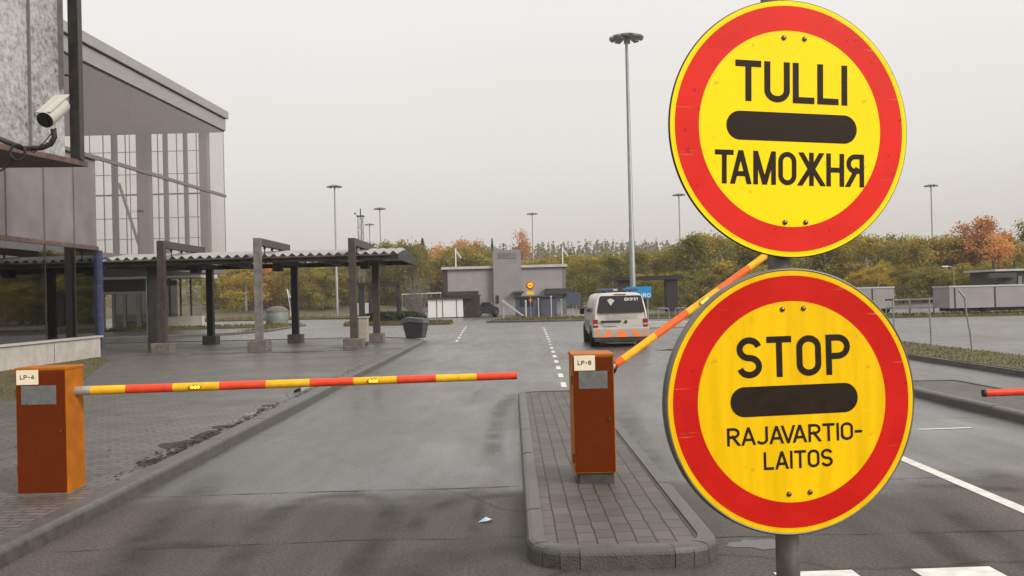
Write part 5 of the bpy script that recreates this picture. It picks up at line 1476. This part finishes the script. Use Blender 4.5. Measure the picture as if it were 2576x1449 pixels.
# ---------------------------------------------------------------- trees
def crown(seed, H, rad, base, n, leaf, kind):
    rnd = random.Random(seed); vs, fs = [], []
    def leafq(c, s):
        a = Vector((rnd.gauss(0, 1), rnd.gauss(0, 1), rnd.gauss(0, 1))).normalized()
        b = a.cross(Vector((rnd.gauss(0, 1), rnd.gauss(0, 1), rnd.gauss(0, 1)))).normalized()
        i0 = len(vs); k = rnd.uniform(.5, .9)
        vs.extend([c + a * s, c + b * s * k, c - a * s, c - b * s * k]); fs.append((i0, i0 + 1, i0 + 2, i0 + 3))
    if kind == 'spruce':
        for i in range(n):
            t = rnd.random() ** .75
            z = base + (H - base) * (1 - t)
            tier = .75 + .25 * math.sin(z * 6)
            r_ = rad * t * tier * math.sqrt(rnd.uniform(.15, 1.1)) + .04
            a = rnd.uniform(0, 2 * PI)
            leafq(Vector((math.cos(a) * r_, math.sin(a) * r_, z - r_ * .25)), leaf * rnd.uniform(.6, 1.3))
        leafq(Vector((0, 0, H)), leaf)
    else:
        cl = []
        nc = 26
        for i in range(nc):
            t = rnd.random()
            z = base + (H - base) * t
            env = rad * (math.sin(PI * min(1, .14 + t * .86)) ** .6) * (1.0 if kind == 'round' else .8)
            a = rnd.uniform(0, 2 * PI); r_ = env * math.sqrt(rnd.random())
            cl.append((Vector((math.cos(a) * r_, math.sin(a) * r_, z)), rad * rnd.uniform(.2, .42)))
        for i in range(n):
            c, s = rnd.choice(cl)
            p = c + Vector((rnd.gauss(0, .55), rnd.gauss(0, .55), rnd.gauss(0, .5))) * s
            leafq(p, leaf * rnd.uniform(.55, 1.3))
    b = MB(); b.add(vs, fs); return b

def tree_proto(name, seed, H, rad, base, n, leaf, kind, lm, tm):
    o = bpy.data.objects.new(name, None); C.objects.link(o)
    crown(seed, H, rad, base, n, leaf, kind).build('crown', MT[lm], o)
    rnd = random.Random(seed + 99); t = MB()
    t.tube([(0, 0, -.3), (.06, .02, H * .35), (-.05, .05, H * .7), (0, 0, H * .95)], [.02 * H, .014 * H, .008 * H, .002 * H], 8)
    if kind != 'spruce':
        for k in range(6):
            z = H * rnd.uniform(.25, .65); a = rnd.uniform(0, 2 * PI); r_ = rad * rnd.uniform(.5, .8)
            t.tube([(0, 0, z), (math.cos(a) * r_ * .5, math.sin(a) * r_ * .5, z + r_ * .4), (math.cos(a) * r_, math.sin(a) * r_, z + r_ * .9)], [.007 * H, .004 * H, .0015 * H], 5)
    t.build('trunk', MT[tm], o)
    return o

protos = {}
for kname, spec in {
    'olive0': ('birch_tree', 1, 10, 3.0, 1.0, 4940, 0.151, 'round', 'leaf_olive', 'trunk'),
    'olive1': ('birch_tree', 2, 10, 2.6, .8, 4940, 0.144, 'tall', 'leaf_olive', 'birch'),
    'yel0': ('birch_tree', 3, 10, 3.0, .8, 4940, 0.151, 'round', 'leaf_yellow', 'birch'),
    'yel1': ('birch_tree', 4, 10, 2.5, 1.2, 4560, 0.144, 'tall', 'leaf_yellow', 'birch'),
    'ora0': ('maple_tree', 5, 10, 3.2, 1.6, 4560, 0.158, 'round', 'leaf_orange', 'trunk'),
    'ora1': ('maple_tree', 6, 10, 2.6, 2.0, 3800, 0.144, 'tall', 'leaf_orange', 'trunk'),
    'spr0': ('spruce_tree', 7, 12, 2.2, .6, 2200, .24, 'spruce', 'leaf_dark', 'trunk')}.items():
    protos[kname] = [tree_proto(*spec), False]

def plant(kind, px, ytop, D, label, group, zb=0.0, wide=1.0):
    """tree whose top shows at photo pixel (px, ytop)"""
    pr = protos[kind]
    top = at(px, ytop, D)
    o = pr[0] if not pr[1] else copy_tree(pr[0]); pr[1] = True
    H0 = 12 if kind == 'spr0' else 10
    s = (top.z - zb) / H0
    o.location = (top.x, D, zb); o.scale = (s * wide, s * wide, s); o.rotation_euler = (0, 0, random.uniform(0, 6.28))
    tag(o, label, kind[:3] == 'spr' and 'conifer' or 'tree', group)

rt = random.Random(21)
def rowtrees(xa, xb, n, tops, Dr, kinds, label, group, zb=0.0, wide=(1.0, 1.5)):
    for i in range(n):
        t = (i + rt.uniform(.1, .9)) / n; px = xa + (xb - xa) * t
        # tops: list of (x, y) control points
        yt = tops[-1][1]
        for (x1, y1), (x2, y2) in zip(tops[:-1], tops[1:]):
            if x1 <= px <= x2: yt = y1 + (y2 - y1) * (px - x1) / (x2 - x1)
        plant(rt.choice(kinds), px, yt + rt.uniform(-6, 16), rt.uniform(*Dr), label, group, zb, rt.uniform(*wide))

# left wood behind the canopy
rowtrees(545, 905, 15, [(545, 655), (640, 650), (760, 655), (905, 640)], (158, 178), ['olive0', 'olive1', 'yel0', 'yel1', 'olive0'], 'olive and yellow birch in the wood seen between the canopy posts', 'wood beyond the canopy', 1.4)
rowtrees(550, 900, 9, [(550, 668), (900, 662)], (146, 156), ['olive0', 'yel0', 'olive1'], 'low bushy birch at the front of the wood seen between the canopy posts', 'front of the wood beyond the canopy', .6, (1.3, 1.9))
plant('ora0', 655, 650, 150, 'orange-tinged maple between the first and second canopy posts', None, .8)
# centre-left
rowtrees(925, 1062, 8, [(925, 626), (985, 616), (1062, 612)], (150, 172), ['olive0', 'yel0', 'olive1', 'olive0'], 'olive birch behind the curved end of the canopy roof', 'trees behind the canopy end', .6, (1.0, 1.4))
plant('spr0', 1062, 600, 166, 'dark pointed spruce standing right of the canopy end', None, .4, 1.1)
plant('ora1', 1100, 622, 165, 'orange maple left of the two-tone maples behind the low building', None, .4)
rowtrees(1095, 1245, 9, [(1095, 640), (1140, 625), (1200, 622), (1245, 640)], (150, 172), ['olive0', 'olive1', 'yel0'], 'green birch behind the left half of the low grey building', 'birches left of the tower', .3, (1.0, 1.5))
plant('ora0', 1160, 612, 174, 'large orange maple above the left roof of the low grey building', None, .4)
plant('ora1', 1193, 614, 176, 'smaller orange maple beside the large one above the low grey building', None, .4, 1.3)
plant('spr0', 1237, 600, 190, 'slender dark spruce just left of the square tower', None, 0, .6)
plant('ora1', 1310, 590, 210, 'lone orange treetop rising just right of the square tower', None, 0, .8)
# centre-right behind building and van
rowtrees(1312, 1440, 8, [(1312, 655), (1440, 640)], (140, 165), ['olive0', 'yel0', 'olive1', 'yel1'], 'yellow-green birch behind the right half of the low grey building', 'birches right of the tower', 0, (1.1, 1.6))
rowtrees(1425, 1735, 20, [(1425, 655), (1470, 640), (1560, 645), (1640, 632), (1735, 628)], (125, 150), ['olive0', 'yel0', 'yel1', 'olive1', 'yel0'], 'mustard and olive birch in the belt of trees behind the van', 'tree belt behind the van', 0, (1.1, 1.6))
rowtrees(1725, 1960, 14, [(1725, 612), (1770, 592), (1850, 606), (1960, 590)], (112, 140), ['olive0', 'yel0', 'olive1', 'yel1', 'olive0'], 'tall olive birch between the lamp mast and the upper sign', 'birches left of the signs', 0, (1.0, 1.5))
rowtrees(1560, 1950, 12, [(1560, 690), (1950, 670)], (104, 116), ['olive0', 'olive1', 'yel0'], 'low bushy olive tree at the front of the belt left of the signs', 'low trees left of the signs', 0, (1.5, 2.2))
# right
rowtrees(2040, 2340, 17, [(2040, 580), (2160, 590), (2230, 606), (2285, 584), (2340, 616)], (112, 138), ['yel0', 'olive0', 'yel1', 'olive1', 'yel0'], 'mustard birch in the belt just right of the signs', 'birches right of the signs', 0, (1.0, 1.5))
rowtrees(2330, 2700, 20, [(2330, 618), (2400, 590), (2480, 610), (2540, 612), (2700, 590)], (110, 136), ['olive0', 'yel0', 'olive1', 'yel0'], 'olive birch in the belt behind the long grey trailer', 'birches behind the trailers', 0, (1.0, 1.5))
rowtrees(2140, 2680, 14, [(2140, 668), (2680, 660)], (98, 108), ['olive0', 'olive1', 'yel0'], 'low bushy tree at the front of the belt behind the trailers', 'low trees behind the trailers', 0, (1.5, 2.2))
plant('ora0', 2478, 556, 118, 'bright orange maple, tallest crown in the trees on the right', None, 0, 1.05)
plant('ora1', 2425, 572, 120, 'brownish orange maple left of the tallest orange maple', None, 0, 1.2)
plant('ora1', 2510, 596, 112, 'lower orange maple right of the tallest orange maple', None, 0, 1.3)
plant('yel1', 2582, 556, 100, 'yellow-green tree cut off by the right edge', None, 0, .9)

# far mixed wood that reads as one mass
def far_wood(name, n, xr, yr, fz, hr, per, leaf, m, seed, shape):
    rnd = random.Random(seed); vs, fs = [], []
    for i in range(n):
        x, y = rnd.uniform(*xr(rnd)) if callable(xr) else rnd.uniform(*xr), rnd.uniform(*yr)
        h = rnd.uniform(*hr); z0 = fz(x, y); rad = h * (rnd.uniform(.13, .2) if shape == 'spruce' else rnd.uniform(.25, .36))
        for k in range(per):
            t = rnd.random() ** .7
            if shape == 'spruce': z = h * (1 - t); r_ = rad * t * math.sqrt(rnd.uniform(.1, 1))
            else: z = h * rnd.uniform(.05, 1); r_ = rad * math.sin(PI * min(1, max(.12, z / h))) ** .6 * math.sqrt(rnd.random())
            a = rnd.uniform(0, 2 * PI)
            c = Vector((x + math.cos(a) * r_, y + math.sin(a) * r_, z0 + z))
            s = leaf * rnd.uniform(.6, 1.3)
            u = Vector((rnd.gauss(0, 1), rnd.gauss(0, 1), rnd.gauss(0, 1))).normalized(); v = u.cross(Vector((rnd.gauss(0, 1), rnd.gauss(0, 1), rnd.gauss(0, 1)))).normalized()
            i0 = len(vs); vs += [c + u * s, c + v * s * .7, c - u * s, c - v * s * .7]; fs.append((i0, i0 + 1, i0 + 2, i0 + 3))
    b = MB(); b.add(vs, fs)
    return tag(b.build(name, MT[m]), kind='stuff')
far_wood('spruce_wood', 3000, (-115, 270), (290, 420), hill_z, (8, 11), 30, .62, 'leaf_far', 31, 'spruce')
far_wood('undergrowth', 260, (-105, 140), (182, 215), lambda x, y: 0.4, (6, 9), 90, .5, 'leaf_olive', 32, 'round')

# bare shrub beyond the pavement corner
def bare_shrub():
    p = gnd(1045, 806)
    o = thing('bare_shrub', (p.x, p.y, 0), 'grey leafless shrub behind the grit bin', 'shrub')
    rnd = random.Random(3); q = MB()
    for k in range(110):
        a = rnd.uniform(0, 2 * PI); sp_ = rnd.uniform(.2, 1.4); h = rnd.uniform(2.0, 4.4)
        x0, y0 = rnd.gauss(0, .35), rnd.gauss(0, .35)
        q.tube([(x0, y0, 0), (x0 + math.cos(a) * sp_ * .4, y0 + math.sin(a) * sp_ * .4, h * .5), (x0 + math.cos(a) * sp_, y0 + math.sin(a) * sp_, h)], [.02, .012, .004], 4)
    q.build('twigs', MT['twig'], o)
bare_shrub()
def hedge():
    p = at(985, 790, 72)
    o = thing('clipped_hedge', (p.x, 72, .14), 'low dark green hedge on the grass beyond the canopy', 'hedge')
    rnd = random.Random(4); vs, fs = [], []
    for k in range(2600):
        c = Vector((rnd.uniform(-2.4, 2.6), rnd.gauss(0, .5), 0)); c.z = rnd.uniform(0, .8) * (1 - (c.x / 3.2) ** 4)
        u = Vector((rnd.gauss(0, 1), rnd.gauss(0, 1), rnd.gauss(0, 1))).normalized(); v = u.cross(Vector((0, .3, 1))).normalized(); s = .09
        i0 = len(vs); vs += [c + u * s, c + v * s, c - u * s, c - v * s]; fs.append((i0, i0 + 1, i0 + 2, i0 + 3))
    q = MB(); q.add(vs, fs); q.build('foliage', MT['leaf_dark'], o)
hedge()

# missing pavers along the kerb, filled with dark wet dirt
dm = mat('wet_dirt', (0.02, 0.016, 0.012), 0.7, var=.4, scale=20)
hm = MB()
for cx, cy, lx, ly, sd_ in ((-4.18, 11.75, .26, .35, 1), (-4.1, 12.6, .16, .5, 2), (-4.05, 10.45, .14, .25, 3), (-4.12, 13.3, .2, .2, 4), (-4.15, 15.9, .12, .16, 5), (-4.2, 18.6, .12, .2, 6)):
    rnd = random.Random(sd_)
    hm.poly([(cx + lx * math.cos(2 * PI * k / 11) * rnd.uniform(.6, 1.1), cy + ly * math.sin(2 * PI * k / 11) * rnd.uniform(.6, 1.1), .1235) for k in range(11)])
struct(hm.build('pavement_hole', dm))

# shallow puddles on the pavement in front of the canopy posts and on the lanes
pm = mat('puddle_water', (0.03, 0.028, 0.025), 0.04, var=.05, rvar=.01)
def puddle(cx, cy, lx, ly, z, sd_):
    rnd = random.Random(sd_); q = MB()
    q.poly([(cx + lx * math.cos(2 * PI * k / 18) * rnd.uniform(.6, 1.1), cy + ly * math.sin(2 * PI * k / 18) * rnd.uniform(.6, 1.1), z) for k in range(18)])
    struct(q.build('puddle', pm))
puddle(-7.4, 32.6, 1.3, .35, .1236, 1); puddle(-9.6, 32.9, 1.0, .28, .1236, 2); puddle(-5.9, 33.0, .7, .3, .1236, 3); puddle(-12, 33.0, 1.2, .22, .1236, 4)
puddle(-4.12, 15.0, .09, .8, .1238, 5); puddle(-4.2, 19, .12, 1.3, .1238, 6); puddle(1.78, 6.9, .28, .16, .0032, 7); puddle(5.5, 30.5, 1.2, .5, .0032, 8)

# damp autumn air
hz_m = bpy.data.materials.new('haze'); hz_m.use_nodes = True
N = hz_m.node_tree.nodes; N.remove(N['Principled BSDF'])
pv = N.new('ShaderNodeVolumePrincipled'); pv.inputs['Color'].default_value = (0.86, 0.84, 0.82, 1); pv.inputs['Density'].default_value = 0.00045
hz_m.node_tree.links.new(pv.outputs[0], N['Material Output'].inputs['Volume'])
h = MB().b2(-470, 560, -55, 700, -2.2, 34).build('haze', hz_m)
tag(h, kind='stuff')
